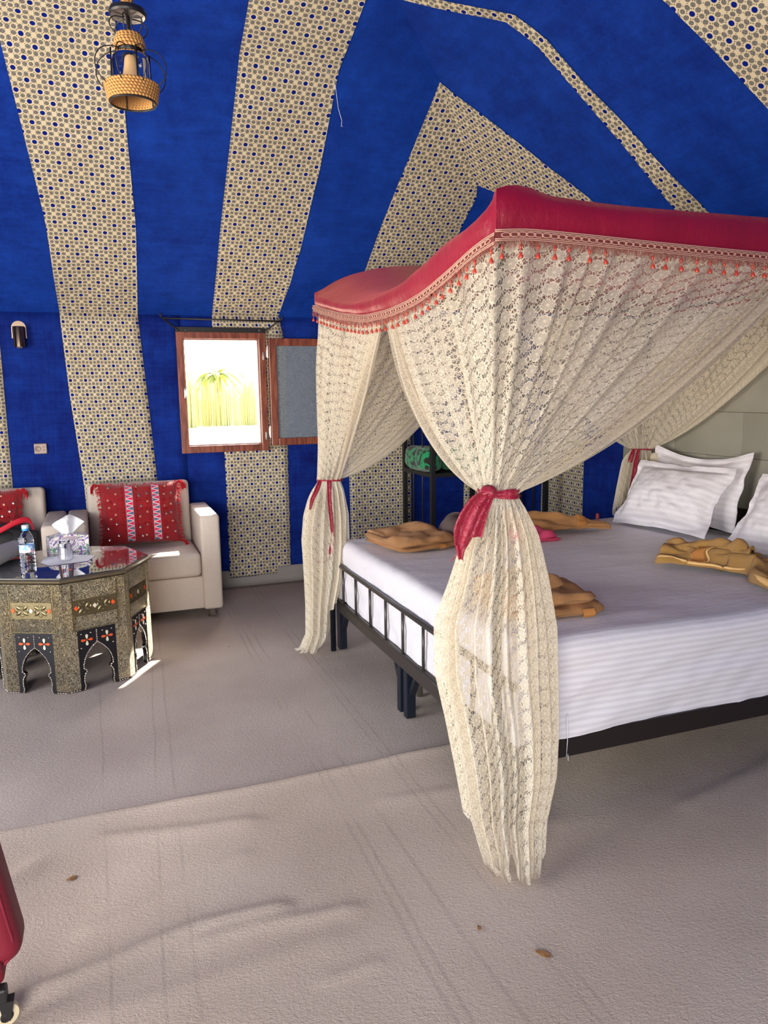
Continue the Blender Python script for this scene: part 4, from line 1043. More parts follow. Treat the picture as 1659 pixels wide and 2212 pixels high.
for k in range(8):
    A, B = V8[k], V8[(k+1) % 8]; ex = (B-A).normalized(); W8 = (B-A).length; en = Vector((ex.y, -ex.x, 0))   # outward
    mid = (A+B)/2; F = Matrix(((ex.x, -en.x, 0, mid.x), (ex.y, -en.y, 0, mid.y), (0, 0, 1, 0), (0, 0, 0, 1)))  # local x along, -y outward
    fac = empty('side_facet'); fac.parent = tbl; fac.matrix_local = F
    pw = 0.198/2
    mb = MB(); cw = W8/2-pw
    for s in (-1, 1): mb.box((s*(pw+cw/2), 0.008, 0.14+.025), (cw+.002, 0.020, 0.31))
    mb.box((0, 0.008, 0.4425), (W8+.004, 0.020, TH-.317)); mb.build('metal_sheet', EMBOSS, fac)
    mb = MB()
    for z in (0.395, 0.475): mb.box((0, -0.003, z), (0.212, 0.004, 0.004))
    for s in (-1, 1): mb.box((s*.106, -0.003, 0.435), (0.004, 0.004, 0.083)); mb.box((s*.114, -0.0028, 0.44), (0.003, 0.003, 0.235))
    mb.box((0, -0.0028, 0.322), (0.228, .003, .003)); mb.build('beading', CARVED, fac)
    mb = MB(); mb.box((0, -0.0022, 0.435), (0.208, 0.002, 0.078)); mb.build('frieze_plate', CARVED, fac)
    for cx in (-.048, .048):
        for q in range(4):
            a = math.radians(45+90*q)
            inst(L_MESH, 'carved_leaf', fac, Matrix.Translation((cx+.024*math.sin(a), -.0032, .435+.0195*math.cos(a)))@Matrix.Rotation(math.atan2(math.sin(a)*1.2, math.cos(a)), 4, 'Y')@Matrix.Diagonal((1.15, 1, .86, 1)))
            b_ = math.radians(90*q)
            inst(L_MESH, 'carved_leaf', fac, Matrix.Translation((cx+.030*math.sin(b_), -.0032, .435+.026*math.cos(b_)))@Matrix.Rotation(b_+PI/2, 4, 'Y')@Matrix.Diagonal((.8, .8, .55, 1)))
    for cx, me in ((-.094, D_OR), (0, D_BONE), (.094, D_OR)): inst(me, 'inlay_diamond', fac, Matrix.Translation((cx, -.0035, .435))@Matrix.Rotation(PI/2*0, 4, 'Y'))
    for s in (-1, 1):
        poly = [(0, .317), (pw, .317), (pw, 0)]+[(x, z) for x, z in HALF[::-1]]
        poly = [(s*x, z) for x, z in poly]
        if s > 0: poly = poly[::-1]
        mb = MB(); mb.prism(poly, (0, -.0005, 0), (1, 0, 0), (0, 0, 1), (0, 0.018, 0)); mb.build('arch_panel', LEATHER, fac)
    mb = MB()
    for s in (-1, 1):
        pth = [Vector((s*(x+.004), -.001, z)) for x, z in HALF]; acc = 0; last = None
        for a, b in zip(pth, pth[1:]):
            d = (b-a).length; t = 0.0
            while acc+t <= d if False else t < d:
                tilt_stud(mb, a.lerp(b, t/d), Vector((0, -1, 0))); t += 0.0088
        for x, z in ((.030, .296), (.078, .296), (.082, .222)): tilt_stud(mb, Vector((s*x, -.001, z)), Vector((0, -1, 0)), .0046)
        for j in range(4): tilt_stud(mb, Vector((s*(pw+.006+j*.0135), -.002, .004)), Vector((0, -1, 0)), .0045)
    for z in (.248, .2575, .267, .2765, .286, .2955, .305): tilt_stud(mb, Vector((0, -.001, z)), Vector((0, -1, 0)))
    tag(mb.build('silver_studs', STUD, fac, smooth=True), kind='stuff')
    for s in (-1, 1):
        for q in range(4):
            inst(P_BONE if q % 2 == 0 else P_OR, 'inlay_petal', fac, Matrix.Translation((s*.052, -.001, .262))@Matrix.Rotation(q*PI/2, 4, 'Y'))
    # arch rim in metal
    mb = MB()
    full = [(-x, z) for x, z in HALF[::-1]]+HALF[1:]
    mb.grid(len(full)-1, 1, lambda u, v: (full[int(round(u*(len(full)-1)))][0], lerp(0.0, .020, v), full[int(round(u*(len(full)-1)))][1])); mb.build('arch_lining', STUD, fac)
mb = MB()
def octo(R, z): return [Vector((R*math.cos(math.radians(-92.5+45*k)), R*math.sin(math.radians(-92.5+45*k)), z)) for k in range(8)]
prof_ = [(.408, .560), (.430, .566), (.441, .576), (.443, .588), (.437, .597), (.424, .600), (.414, .599), (.412, .594)]
prof_ = [(R, lerp(.600, z, .72)) for R, z in prof_]
rings = [octo(R, z) for R, z in prof_]; vs = [p for r in rings for p in r]
mb.add(vs, [(i*8+k, i*8+(k+1) % 8, (i+1)*8+(k+1) % 8, (i+1)*8+k) for i in range(len(rings)-1) for k in range(8)]); mb.build('brass_rim', RIM, tbl, autos=35)
mb = MB(); o8 = octo(.425, .598); mb.prism([(p.x, p.y) for p in o8], (0, 0, .594), (1, 0, 0), (0, 1, 0), (0, 0, .0105)); mb.build('glass_top', TABLETOP, tbl)
mb = MB(); o8 = octo(.40, .57); mb.prism([(p.x, p.y) for p in o8], (0, 0, .572), (1, 0, 0), (0, 1, 0), (0, 0, .018)); mb.build('table_board', DARKWOOD, tbl)
TZ = 0.6055

# bottle
bt = tag(empty('water_bottle', (-0.387, 4.176, TZ)), 'clear plastic water bottle with blue cap ring on the octagonal table', 'bottle')
pr = [(0.030, 0.0), (0.035, 0.006), (0.036, 0.02)]+[(0.0355+0.0015*math.sin(k*1.9), 0.02+k*0.006) for k in range(1, 15)]+[(0.036, .11), (0.036, .150), (0.0345, .158), (0.036, .165), (0.035, .175), (0.030, .195), (0.020, .213), (0.0145, .220), (0.0145, .228)]
mb = MB(); mb.lathe(pr, n=32, capt=False); mb.build('body', PLASTIC_CLEAR, bt, smooth=True)
mb = MB(); mb.lathe([(0.0168, 0.221), (0.0168, .232)], n=24); mb.build('cap_ring', BLUECAP, bt, autos=40)
mb = MB(); mb.lathe([(0.0165, .232), (0.0165, .247), (0.015, .249)], n=24); mb.build('cap', GREYCAP, bt, autos=40)
mb = MB(); mb.lathe([(0.0364, 0.112), (0.0364, .150)], n=32, capb=False, capt=False); mb.build('label', LABEL, bt, smooth=True)
# glass, napkins, tissue box
nap = None
for i, (poly, z, lab) in enumerate((([(-.35, 4.40), (-.29, 4.30), (-.11, 4.35), (-.07, 4.49), (-.20, 4.56), (-.33, 4.55)], TZ+.0002, 'lowest white paper napkin under the upturned tumbler'),
                                   ([(-.31, 4.31), (-.13, 4.37), (-.10, 4.50), (-.28, 4.50)], TZ+.0014, 'crumpled white napkin on top of the other, directly below the tumbler'))):
    mb = MB(); c = (sum(p[0] for p in poly)/len(poly), sum(p[1] for p in poly)/len(poly)); n = len(poly)
    def pf(u, v):
        f = u*n; k = int(f) % n; q = f-int(f); a = poly[k]; b = poly[(k+1) % n]; ex = lerp(a[0], b[0], q); ey = lerp(a[1], b[1], q)
        x = lerp(c[0], ex, v); y = lerp(c[1], ey, v); return (x, y, z+.0030*abs(nz((x*2, y*2, i), 9, 3))+.003*v*v*max(0, nz((x*2, y*2, i), 6, 3)))
    mb.grid(n*6, 6, pf); o = mb.build('napkin', WHITE, None, smooth=True, local=(c[0], c[1], z)); o.location = (c[0], c[1], z); tag(o, lab, 'napkin')
gl = tag(empty('tumbler', (-0.223, 4.416, TZ+.0085)), 'clear glass tumbler standing upside down on white napkins', 'glass')
mb = MB(); mb.lathe([(0.040, 0), (0.0405, .002), (0.0395, .03), (0.036, .06), (0.031, .095), (0.030, .104), (0.027, .107), (0.0, .105)], n=12, capb=False, capt=False)
mb.lathe([(0.040, 0), (0.0370, .001), (0.0365, .03), (0.033, .06), (0.0275, .088), (0.0, .088)], n=12, capb=False, capt=False); mb.build('glass_body', GLASS, gl, autos=20)
tb = tag(empty('tissue_box', (-0.219, 4.70, TZ)), 'flowery tissue box with a white tissue sticking out, behind the tumbler', 'box'); tb.rotation_euler.z = math.atan2(.048, .204)
mb = MB(); w = .212/2; arch = [(-w, 0), (w, 0), (w, .088)]+[(w-2*w*t, .088+.016*math.sin(PI*t)**1.5) for t in (.1, .25, .4, .5, .6, .75, .9)]+[(-w, .088)]
mb.prism(arch, (0, -.055, 0), (1, 0, 0), (0, 0, 1), (0, .11, 0)); mb.build('carton', TBOX, tb)
mb = MB(); mb.prism([(.05*math.cos(a), .012*math.sin(a)) for a in [2*PI*k/16 for k in range(16)]], (0, -.0556, .082), (1, 0, 0), (0, 0, 1), (0, -.0012, 0)); mb.build('printed_panel', m_simple('mauve_print', (190, 170, 178), .5), tb)
def tis(u, v):
    a = (u-.5)*2; x = a*(.028+.060*v)+0.010*v; wv = math.sin(u*8+v*2)*.018*(.3+v)+.010*nz((u*4, v*3, 1), 1.5, 2)*v; top = .098+v*(.085+.03*math.sin(u*PI)-0.035*max(0, a)*0-.02*abs(a)); return (x, wv-.006+.02*v*(u-.5), top)
mb = MB(); mb.grid(20, 14, tis); mb.grid(20, 14, lambda u, v: Vector(tis(u, v*.86))+Vector((-.004, .016+.008*math.sin(u*6), 0))); mb.build('tissue', WHITE, tb, smooth=True)
# grey garment roll on the table
def roll(mb, a, b, r, n=14, m=10, seed=0):
    a = Vector(a); b = Vector(b); ax = (b-a).normalized(); s = ax.cross(Vector((0, 0, 1))).normalized()
    def fn(u, v):
        k = 2*PI*u; e = (1-(2*v-1)**8)**.5; rr = r*(1+.10*nz((v*4, math.cos(k), math.sin(k)), 2, seed))*(.35+.65*e)
        return a.lerp(b, v)+s*math.cos(k)*rr*1.15+Vector((0, 0, math.sin(k)*rr*.82))
    mb.grid(n*2, m*2, fn)
    return mb
mb = MB(); roll(mb, (-.475, 4.66, TZ+.052), (-.60, 4.33, TZ+.052), .056, seed=4); rc = Vector((-.54, 4.5, TZ)); o = mb.build('garment', GREYCLOTH, None, smooth=True, local=rc); o.location = rc
tag(o, 'rolled grey jersey garment on the octagonal table beside the water bottle', 'garment')
mb = MB(); mb.tube([Vector((-.50, 4.64, TZ+.095)), Vector((-.545, 4.50, TZ+.103)), Vector((-.60, 4.36, TZ+.095))], .0016, 5); mb.build('seam', BROWNCLOTH, o, local=rc)

# black bag on the far armchair
bag = tag(empty('duffel_bag', (-0.78, 5.22, 0.462)), 'black nylon bag with a red strap slumped on an armchair', 'bag')
def bagf(u, v):
    k = 2*PI*u; a = 2*v-1; e = max(0, 1-abs(a)**4)**.4
    h = .115*(1+.12*nz((v*3, u*2, 1), 2))*e; d = .14*e
    c = math.cos(k); s = math.sin(k); sg = lambda q: (abs(q)**.7)*(1 if q > 0 else -1)
    return (a*.34, sg(c)*d, .118+sg(s)*h+.03*(a > 0.2)*(a-.2)*e)
mb = MB(); mb.grid(32, 30, bagf); mb.build('body', BAGM, bag, smooth=True)
mb = MB(); mb.grid(10, 10, lambda u, v: (.19+.19*u-.02*v*(1-u), -.135-.025*math.sin(u*PI)*math.sin(v*PI)+.05*v, .06+.19*v-.05*u*v)); mb.build('end_pocket', BAGM, bag, smooth=True, thick=.012)
pth = [p for p in smooth_pts(((-.30, -.145, .205), (-.12, -.15, .200), (.06, -.155, .190), (.16, -.150, .225), (.27, -.12, .275), (.33, -.08, .27), (.35, -.06, .20)), 5)]
mb = MB(); 
def strap(u, v):
    f = v*(len(pth)-1); i = min(int(f), len(pth)-2); k = f-i; return pth[i].lerp(pth[i+1], k)+Vector((0, -.004, (u-.5)*.034))
mb.grid(3, 30, strap); mb.build('strap', REDSTRAP, bag, smooth=True, thick=.004)
mb = MB()
for dz, w in ((0, .040), (-.012, .044)):
    mb.prism([(-w/2+.006, 0), (w/2, .002), (w/2+.004, .006), (-w/2, .005)], (.285, -.170, .168+dz), (1, 0, -.25), (0, 0, 1), (0, -.002, 0))
mb.build('logo', m_simple('white_print', (226, 226, 226), .6), bag)

# ------------------------------------------------------------------ hanging lantern
LC = Vector((0.163, 2.60, 0))
ln = tag(empty('hanging_lantern', (LC.x, LC.y, 2.375)), 'wire and jute rope lantern with a glass chimney hanging from the tent roof', 'lantern')
def lnp(mb, n, m, **k): return mb.build(n, m, ln, local=Vector((0, 0, 2.375)), **k)
def torus(mb, R, r, z, nu=40, nv=8, ph=0.0, sq=1.0):
    mb.grid(nu, nv, lambda u, v: ((R+r*math.cos(2*PI*v))*math.cos(2*PI*u), (R+r*math.cos(2*PI*v))*math.sin(2*PI*u), z+r*sq*math.sin(2*PI*v)), lambda u, v: (u*2*PI*R*10, v*2*PI/3))
mb = MB(); mb.tube([(0, 0, 2.72), (0, 0, 3.30), (0, 0, 3.88)], .006, 8); lnp(mb, 'hanging_rod', BLACK, smooth=True)
mb = MB(); mb.tube([(0, 0, 2.635), (0, 0, 2.72)], .011, 12); torus(mb, .012, .006, 2.665, 20, 6); lnp(mb, 'collar', ROPE, smooth=True)
mb = MB(); mb.lathe([(.010, 2.652), (.030, 2.650), (.052, 2.640), (.055, 2.628), (.052, 2.622), (.046, 2.628), (.010, 2.632)], n=32, capb=False); lnp(mb, 'cap_disc', BLACK, autos=30)
mb = MB(); mb.lathe([(0.0, 2.6215), (.040, 2.6215), (.050, 2.6225)], n=32, capb=False, capt=False); lnp(mb, 'cap_reflector', STEEL, smooth=True)
mb = MB(); mb.tube([(0, 0, 2.625), (0, 0, 2.51)], .006, 10); lnp(mb, 'stem', BLACK, smooth=True)
for k in range(6):
    a = 2*PI*k/6+.2; c, s = math.cos(a), math.sin(a)
    mb = MB(); mb.tube(smooth_pts([(c*.012, s*.012, 2.618), (c*.042, s*.042, 2.615), (c*.056, s*.056, 2.598), (c*.050, s*.050, 2.578), (c*.034, s*.034, 2.566)], 4), .0019, 6); lnp(mb, 'upper_wire', BLACK, smooth=True)
for k, (R, z) in enumerate(((.034, 2.567), (.038, 2.559), (.0405, 2.551), (.042, 2.543), (.041, 2.534))):
    mb = MB(); torus(mb, R, .0052, z); lnp(mb, 'rope_coil', ROPE, smooth=True)
mb = MB(); mb.lathe([(.033, 2.525), (.036, 2.57)], n=24); mb.lathe([(.030, 2.518), (.034, 2.532)], n=24); lnp(mb, 'neck', BLACK, smooth=True)
mb = MB(); mb.lathe([(.032, 2.522), (.045, 2.516), (.0535, 2.505), (.0555, 2.49), (.0555, 2.425)], n=40, capb=False, capt=False); lnp(mb, 'glass_chimney', THIN, smooth=True)
mb = MB(); mb.lathe([(.013, 2.512), (.017, 2.506), (.019, 2.49), (.024, 2.462), (.032, 2.445), (.036, 2.430), (.035, 2.416), (.0, 2.408)], n=28, capb=False); lnp(mb, 'bulb', BULB, smooth=True)
for k in range(8):
    a = 2*PI*k/8+.35; c, s = math.cos(a), math.sin(a)
    pts = [(.036, 2.528), (.060, 2.527), (.088, 2.515), (.106, 2.492), (.110, 2.465), (.100, 2.440), (.078, 2.421)]
    mb = MB(); mb.tube(smooth_pts([(c*r, s*r, z) for r, z in pts], 4), .0017, 6); lnp(mb, 'wire_hoop', BLACK, smooth=True)
for k in range(4):
    a = 2*PI*k/4+.25; c, s = math.cos(a), math.sin(a)
    mb = MB(); mb.tube([(c*.058, s*.058, 2.525), (c*.060, s*.060, 2.43), (c*.062, s*.062, 2.380)], .0028, 6); lnp(mb, 'strut', BLACK, smooth=True)
for k in range(6):
    mb = MB(); torus(mb, .078-.0015*k, .0046, 2.427-k*.0082, 48); lnp(mb, 'rope_coil', ROPE, smooth=True)
mb = MB(); mb.lathe([(.0735, 2.43), (.066, 2.381)], n=40, capb=False, capt=False); lnp(mb, 'base_band', ROPE, smooth=True)
mb = MB(); torus(mb, .0675, .0032, 2.379, 40, 6); lnp(mb, 'base_rim', BLACK, smooth=True)
ln.location = (LC.x, LC.y, 2.375)

# ------------------------------------------------------------------ open metal rack with blankets behind the bed
rk = tag(empty('metal_rack', (2.80, 5.46, 0)), 'black metal open clothes rack with a shelf against the back wall', 'rack')
rp_ = lambda mb, n, **k: mb.build(n, BLACK, rk, local=rk.location, **k)
for x, y in ((2.315, 5.735), (2.315, 5.185), (3.30, 5.185), (3.30, 5.735), (2.93, 5.735)):
    mb = MB(); mb.box((x, y, 0.86), (0.034, 0.034, 1.72), bev=.002); rp_(mb, 'post')
for x in (2.315, 3.30):
    for y in (5.37, 5.55):
        mb = MB(); mb.tube([(x, y, 0.05), (x, y, 1.70)], .008, 8); rp_(mb, 'side_rod', smooth=True)
for z in (0.075, 0.865, 1.70):
    for x in (2.315, 3.30):
        mb = MB(); mb.box((x, 5.46, z), (0.030, 0.516, 0.030)); rp_(mb, 'side_rail')
    for y in (5.185, 5.735):
        mb = MB(); mb.box((2.8075, y, z), (0.95, 0.030, 0.030)); rp_(mb, 'cross_rail')
for z in (0.868,):
    mb = MB(); mb.box((2.8075, 5.46, z), (0.95, 0.52, 0.012)); rp_(mb, 'shelf')
def soft(name, mat, c, d, label, cat, seed=0, rot=0, n=(28, 18), lob=0.10, power=.45, group=None):
    mb = MB()
    def fn(u, v):
        k = 2*PI*u; a = 2*v-1; e = max(0, 1-abs(a)**5)**power; sg = lambda q: (abs(q)**.6)*(1 if q > 0 else -1)
        w = 1+lob*nz((v*3, math.cos(k), math.sin(k)), 1.8, seed)
        return (a*d[0]/2, sg(math.cos(k))*d[1]/2*e*w, d[2]/2+sg(math.sin(k))*d[2]/2*e*w*(1 if math.sin(k) > 0 else .98))
    mb.grid(*n, fn); o = mb.build(name, mat, None, smooth=True); o.location = c; o.rotation_euler.z = rot
    return tag(o, label, cat, group)
soft('blanket', BLANKET, (2.355, 5.46, .878), (.50, .17, .19), 'rolled green and black patterned blanket at the end of the rack shelf', 'blanket', 2, PI/2, lob=.12)
mb = MB()
o = soft('fleece_blanket', GREENF, (2.72, 5.42, .878), (.54, .42, .10), 'plain green fleece blanket folded on the rack shelf beside the patterned one', 'blanket', 5)
soft('fleece_blanket', GREENF, (2.70, 5.43, .978), (.48, .38, .085), 'plain green fleece blanket lying on top of the other green one', 'blanket', 9)

# ------------------------------------------------------------------ padded headboard
hb = tag(empty('headboard', (3.46, 3.2, 0)), 'tall grey padded headboard of seamed panels behind the pillows', 'headboard')
rows = [(.02, .55, HEADD, 0), (.55, .80, HEADD, 1), (.80, 1.09, HEADM, 0), (1.09, 1.35, HEADM, 1), (1.35, 1.62, HEADM, 0), (1.62, 1.90, HEADM, 1)]
for z0, z1, mt, par in rows:
    cuts = [1.95]+[y for y in ([2.28, 2.83, 3.37, 3.92] if par else [2.56, 3.10, 3.64]) ]+[4.425]
    for a, b in zip(cuts, cuts[1:]):
        mb = MB(); rbox(mb, (3.462, (a+b)/2, (z0+z1)/2), (.036, b-a-.0008, z1-z0-.0008), .0035, 3); mb.build('panel', mt, hb, local=hb.location, autos=40)

# ------------------------------------------------------------------ pillows
def pillow(C, wax, hax, w, h, T, label, seed=0, fl=0.045, mat=PILLOWC, droop=0.0):
    wax = Vector(wax).normalized(); hax = Vector(hax).normalized(); nr = wax.cross(hax).normalized()
    def pt(a, b, sg):
        ca, cb = clamp(a, -1, 1), clamp(b, -1, 1)
        k = (max(0, 1-abs(ca)**2.4)**.55)*(max(0, 1-abs(cb)**2.4)**.55)
        pinch = 1-0.07*(1-cb*cb)*abs(ca)**4; pinb = 1-0.07*(1-ca*ca)*abs(cb)**4
        p = wax*(a*w/2*pinch)+hax*(b*h/2*pinb)
        wv = 0.020*nz((a*2.2+b, b*1.6, sg+seed), 1.3, seed)+.014*nz((a*4+b*3, b*3-a*2, sg), 1.3, seed)+.006*nz((a*10+b*8, b*6, sg), 1.5, seed)
        edge = max(abs(a), abs(b)); f = sstep(.92, 1.1, edge); p += nr*(sg*.0016)
        p += nr*(sg*(T*k+wv*k)+f*(.020*nz((a*2.0, b*2.0, 3), 1.5, seed)+.004*nz((a*6, b*6, 1), 1.7, seed+2)))
        p -= Vector((0, 0, 1))*droop*max(0, b)*(1-a*a)
        return p
    e = 1+fl*2/h; ew = 1+fl*2/w
    root = tag(empty('pillow', C), label, 'pillow')
    for sg in (1, -1):
        mb = MB(); mb.grid(46, 34, lambda u, v: pt((2*u-1)*ew*sg, (2*v-1)*e, sg), lambda u, v: (u*w, v*h)); mb.build('front_cover' if sg > 0 else 'back_cover', mat, root, smooth=True)
    return root
pillow((3.315, 3.60, .905), (.03, -1, .0), (.26, 0, .966), .68, .36, .07, 'white pillow standing upright against the grey headboard behind the front pillow', 4, .045, droop=.03)
pillow((3.155, 3.60, .855), (.10, -1, .01), (.52, .05, .85), .64, .36, .10, 'white striped pillow leaning in front of the upright pillow', 1, .042)
pillow((3.13, 2.66, .855), (.02, -1, 0), (.50, -.02, .86), .64, .36, .075, 'white pillow at the near side of the headboard, cut by the view edge', 7, .04)

# ------------------------------------------------------------------ towels and clothes on the bed
def slab(mb, c, e1, e2, a, b, z0, th, seed=0, n=26, skew=0.0, bulge=.25, wav=.012):
    e1 = Vector(e1).normalized(); e2 = Vector(e2).normalized()
    def side(sg):
        def fn(u, v):
            A, B = 2*u-1, 2*v-1; m = max(abs(A), abs(B)); k = max(0, 1-m**7)**.5
            # round the plan corners
            q = (abs(A)**6+abs(B)**6)**(1/6); s_ = m/q if q > 1e-6 else 1
            p = Vector(c)+e1*(A*s_*a/2+skew*B)+e2*(B*s_*b/2)
            w = wav*nz((p.x*4, p.y*4, seed), 2.2, seed)+.006*nz((p.x*9, p.y*9, seed), 2, seed)
            return (p.x+.006*nz((p.x*8, p.y*8, sg), 2, seed+3), p.y+.006*nz((p.y*8, p.x*8, sg), 2, seed+5), z0+th/2+sg*th/2*k*(1+bulge*nz((p.x*3, p.y*3, 1), 2, seed))+w*k*(1 if sg > 0 else .15)+ (w*.4))
        return fn
    f = side(1); g = side(-1)
    mb.grid(n, n, f); mb.grid(n, n, lambda u, v: g(1-u, v))
BZ = MT+.006
t1 = tag(empty('bath_towel', (1.60, 3.80, BZ)), 'thick folded ochre bath towel at the far foot corner of the bed', 'towel')
e1, e2 = (.985, .17, 0), (-.17, .985, 0)
c1 = Vector((1.41, 3.56, 0))+Vector(e1)*.19+Vector(e2)*.22
mb = MB(); slab(mb, (c1.x+.012, c1.y, 0), e1, e2, .40, .44, BZ, .030, 1); mb.build('lower_fold', TOWEL, t1, smooth=True, local=t1.location)
mb = MB(); slab(mb, (c1.x-.006, c1.y-.005, 0), e1, e2, .385, .45, BZ+.026, .042, 2, wav=.02); mb.build('upper_fold', TOWEL, t1, smooth=True, local=t1.location)
def flap(u, v):
    p = Vector((c1.x, c1.y, 0))+Vector(e1)*lerp(-.15, .17, u)+Vector(e2)*(lerp(-.06, .20, v)-.05*u*(1-v)); pk = math.exp(-((u-.85)/.25)**2)*math.sin(v*PI*.9)
    return (p.x, p.y, BZ+.050+.040*pk-.02*max(0, .3-u)*(1-v)+.018*v+.006*nz((u*3, v*3, 1), 2, 3))
mb = MB(); mb.grid(24, 18, flap); mb.build('top_flap', TOWEL, t1, smooth=True, thick=.014, local=t1.location)
mb = MB(); mb.tube([Vector(flap(k/20, 0.0))+Vector((0, 0, .001)) for k in range(12)], .0028, 6); mb.build('hem', TOWELL, t1, smooth=True, local=t1.location)
mb = MB(); mb.grid(3, 8, lambda u, v: Vector((c1.x, c1.y, 0))+Vector(e1)*(.05+.035*u)+Vector(e2)*(-.2235-.012*math.sin(v*PI))+Vector((0, 0, BZ+.004+.026*v))); mb.build('woven_band', TOWELB, t1, smooth=True, local=t1.location)

t2 = tag(empty('bath_towel', (1.56, 2.48, BZ)), 'plump folded ochre towel near the bed edge, half behind the nearest lace curtain', 'towel')
e1, e2 = (.998, -.06, 0), (.06, .998, 0); c2 = Vector((1.555, 2.485, 0))
mb = MB(); slab(mb, c2, e1, e2, .42, .40, BZ, .038, 5); mb.build('lower_fold', TOWEL, t2, smooth=True, local=t2.location)
mb = MB(); slab(mb, c2+Vector((-.02, .01, 0)), e1, e2, .40, .38, BZ+.034, .048, 6, wav=.02); mb.build('upper_fold', TOWEL, t2, smooth=True, local=t2.location)
mb = MB(); slab(mb, c2+Vector((-.06, .05, 0)), e1, e2, .30, .26, BZ+.076, .036, 8, wav=.025); mb.build('top_lump', TOWEL, t2, smooth=True, local=t2.location)
mb = MB(); mb.grid(3, 8, lambda u, v: c2+Vector(e1)*(.075+.05*u)+Vector(e2)*(-.203-.010*math.sin(v*PI))+Vector((0, 0, BZ+.003+.032*v))); mb.build('woven_band', TOWELB, t2, smooth=True, local=t2.location)

def drape(root, name, mat, path, width, hfn, n=(46, 22), thick=.008, loc=None, us=(0, 1), vs=(0, 1), off=0.0, seed=0):
    pts = [Vector((p[0], p[1], 0)) for p in path]
    def fn(u0, v0):
        u = lerp(us[0], us[1], u0); v = lerp(vs[0], vs[1], v0)
        f = u*(len(pts)-1); i = min(int(f), len(pts)-2); k = f-i; p0 = pts[max(i-1, 0)]; p1 = pts[i]; p2 = pts[i+1]; p3 = pts[min(i+2, len(pts)-1)]
        c = 0.5*((2*p1)+(p2-p0)*k+(2*p0-5*p1+4*p2-p3)*k*k+(3*p1-p0-3*p2+p3)*k**3)
        d = (p2-p1).normalized(); s = Vector((-d.y, d.x, 0)); w = width(u) if callable(width) else width
        c = c+s*.018*nz((u*5, (v-.5)*1.4, seed), 1.6, seed)+d*(.03*nz(((v-.5)*3, u*2, seed+2), 1.5, seed)); w *= 1+.16*nz((u*6, 2*(v > .5), seed), 1.3, seed)
        q = c+s*(v-.5)*w; q.z = BZ+.004+hfn(u, v)*(1+.35*nz((u*4, v*3, seed), 1.6, seed))+max(0, .010*nz((u*9, v*6, seed), 1.7, seed+4))+off; return q
    mb = MB(); mb.grid(n[0], n[1], fn); return mb.build(name, mat, root, smooth=True, thick=thick, local=loc, offset=1)
t3 = tag(empty('bath_towel', (2.5, 3.80, BZ)), 'crumpled ochre towel with fluted hem lying on the far side of the bed', 'towel')
h3 = lambda u, v: (.11*(1-u)**1.2+.025)*math.sin(PI*v)**.6*(.75+.25*math.sin(v*9+u*5))+.012*math.sin(v*22+u*3)*u*.9*.5+.012
drape(t3, 'cloth', TOWEL, [(2.22, 3.98), (2.36, 3.92), (2.52, 3.84), (2.66, 3.78), (2.80, 3.74)], lambda u: .20+.06*math.sin(u*6), h3, loc=t3.location)
drape(t3, 'woven_band', TOWELB, [(2.22, 3.98), (2.36, 3.92), (2.52, 3.84), (2.66, 3.78), (2.80, 3.74)], lambda u: .20+.06*math.sin(u*6), h3, n=(4, 18), thick=.001, loc=t3.location, us=(.70, .78), vs=(.05, .95), off=.014)
t4 = tag(empty('hand_towel', (2.6, 2.62, BZ)), 'twisted mustard hand towel with a woven striped band in the middle of the bed', 'towel')
p4 = [(2.50, 2.90), (2.60, 2.78), (2.68, 2.62), (2.70, 2.48), (2.66, 2.34), (2.62, 2.18)]
h4 = lambda u, v: (.045+.03*math.sin(u*PI))*math.sin(PI*v)**.5*(.7+.3*math.sin(v*8+u*9+1))+.020*math.exp(-((u-.58)/.08)**2)*math.sin(PI*v)+.010+.006*math.sin(v*19+u*7)
w4 = lambda u: .20-.09*math.exp(-((u-.55)/.12)**2)+.05*math.exp(-((u-.8)/.15)**2)
drape(t4, 'cloth', TOWEL2, p4, w4, h4, n=(60, 24), loc=t4.location)
drape(t4, 'woven_band', TOWELB, p4, w4, h4, n=(5, 20), thick=.001, loc=t4.location, us=(.20, .27), vs=(.04, .96), off=.014)
for a in (.19, .275): drape(t4, 'light_stripe', TOWELL, p4, w4, h4, n=(2, 20), thick=.001, loc=t4.location, us=(a, a+.010), vs=(.04, .96), off=.0145)
drape(t4, 'hem', TOWELL, p4, w4, h4, n=(50, 2), thick=.003, loc=t4.location, us=(0, 1), vs=(.0, .05), off=.010)
# second layer lying over it
h4b = lambda u, v: h4(u*.5, v)+.020+.016*math.sin(PI*v)
drape(t4, 'upper_layer', TOWEL2, [(2.55, 2.93), (2.64, 2.80), (2.71, 2.66), (2.73, 2.56)], lambda u: .15-.05*u, h4b, n=(40, 18), loc=t4.location)

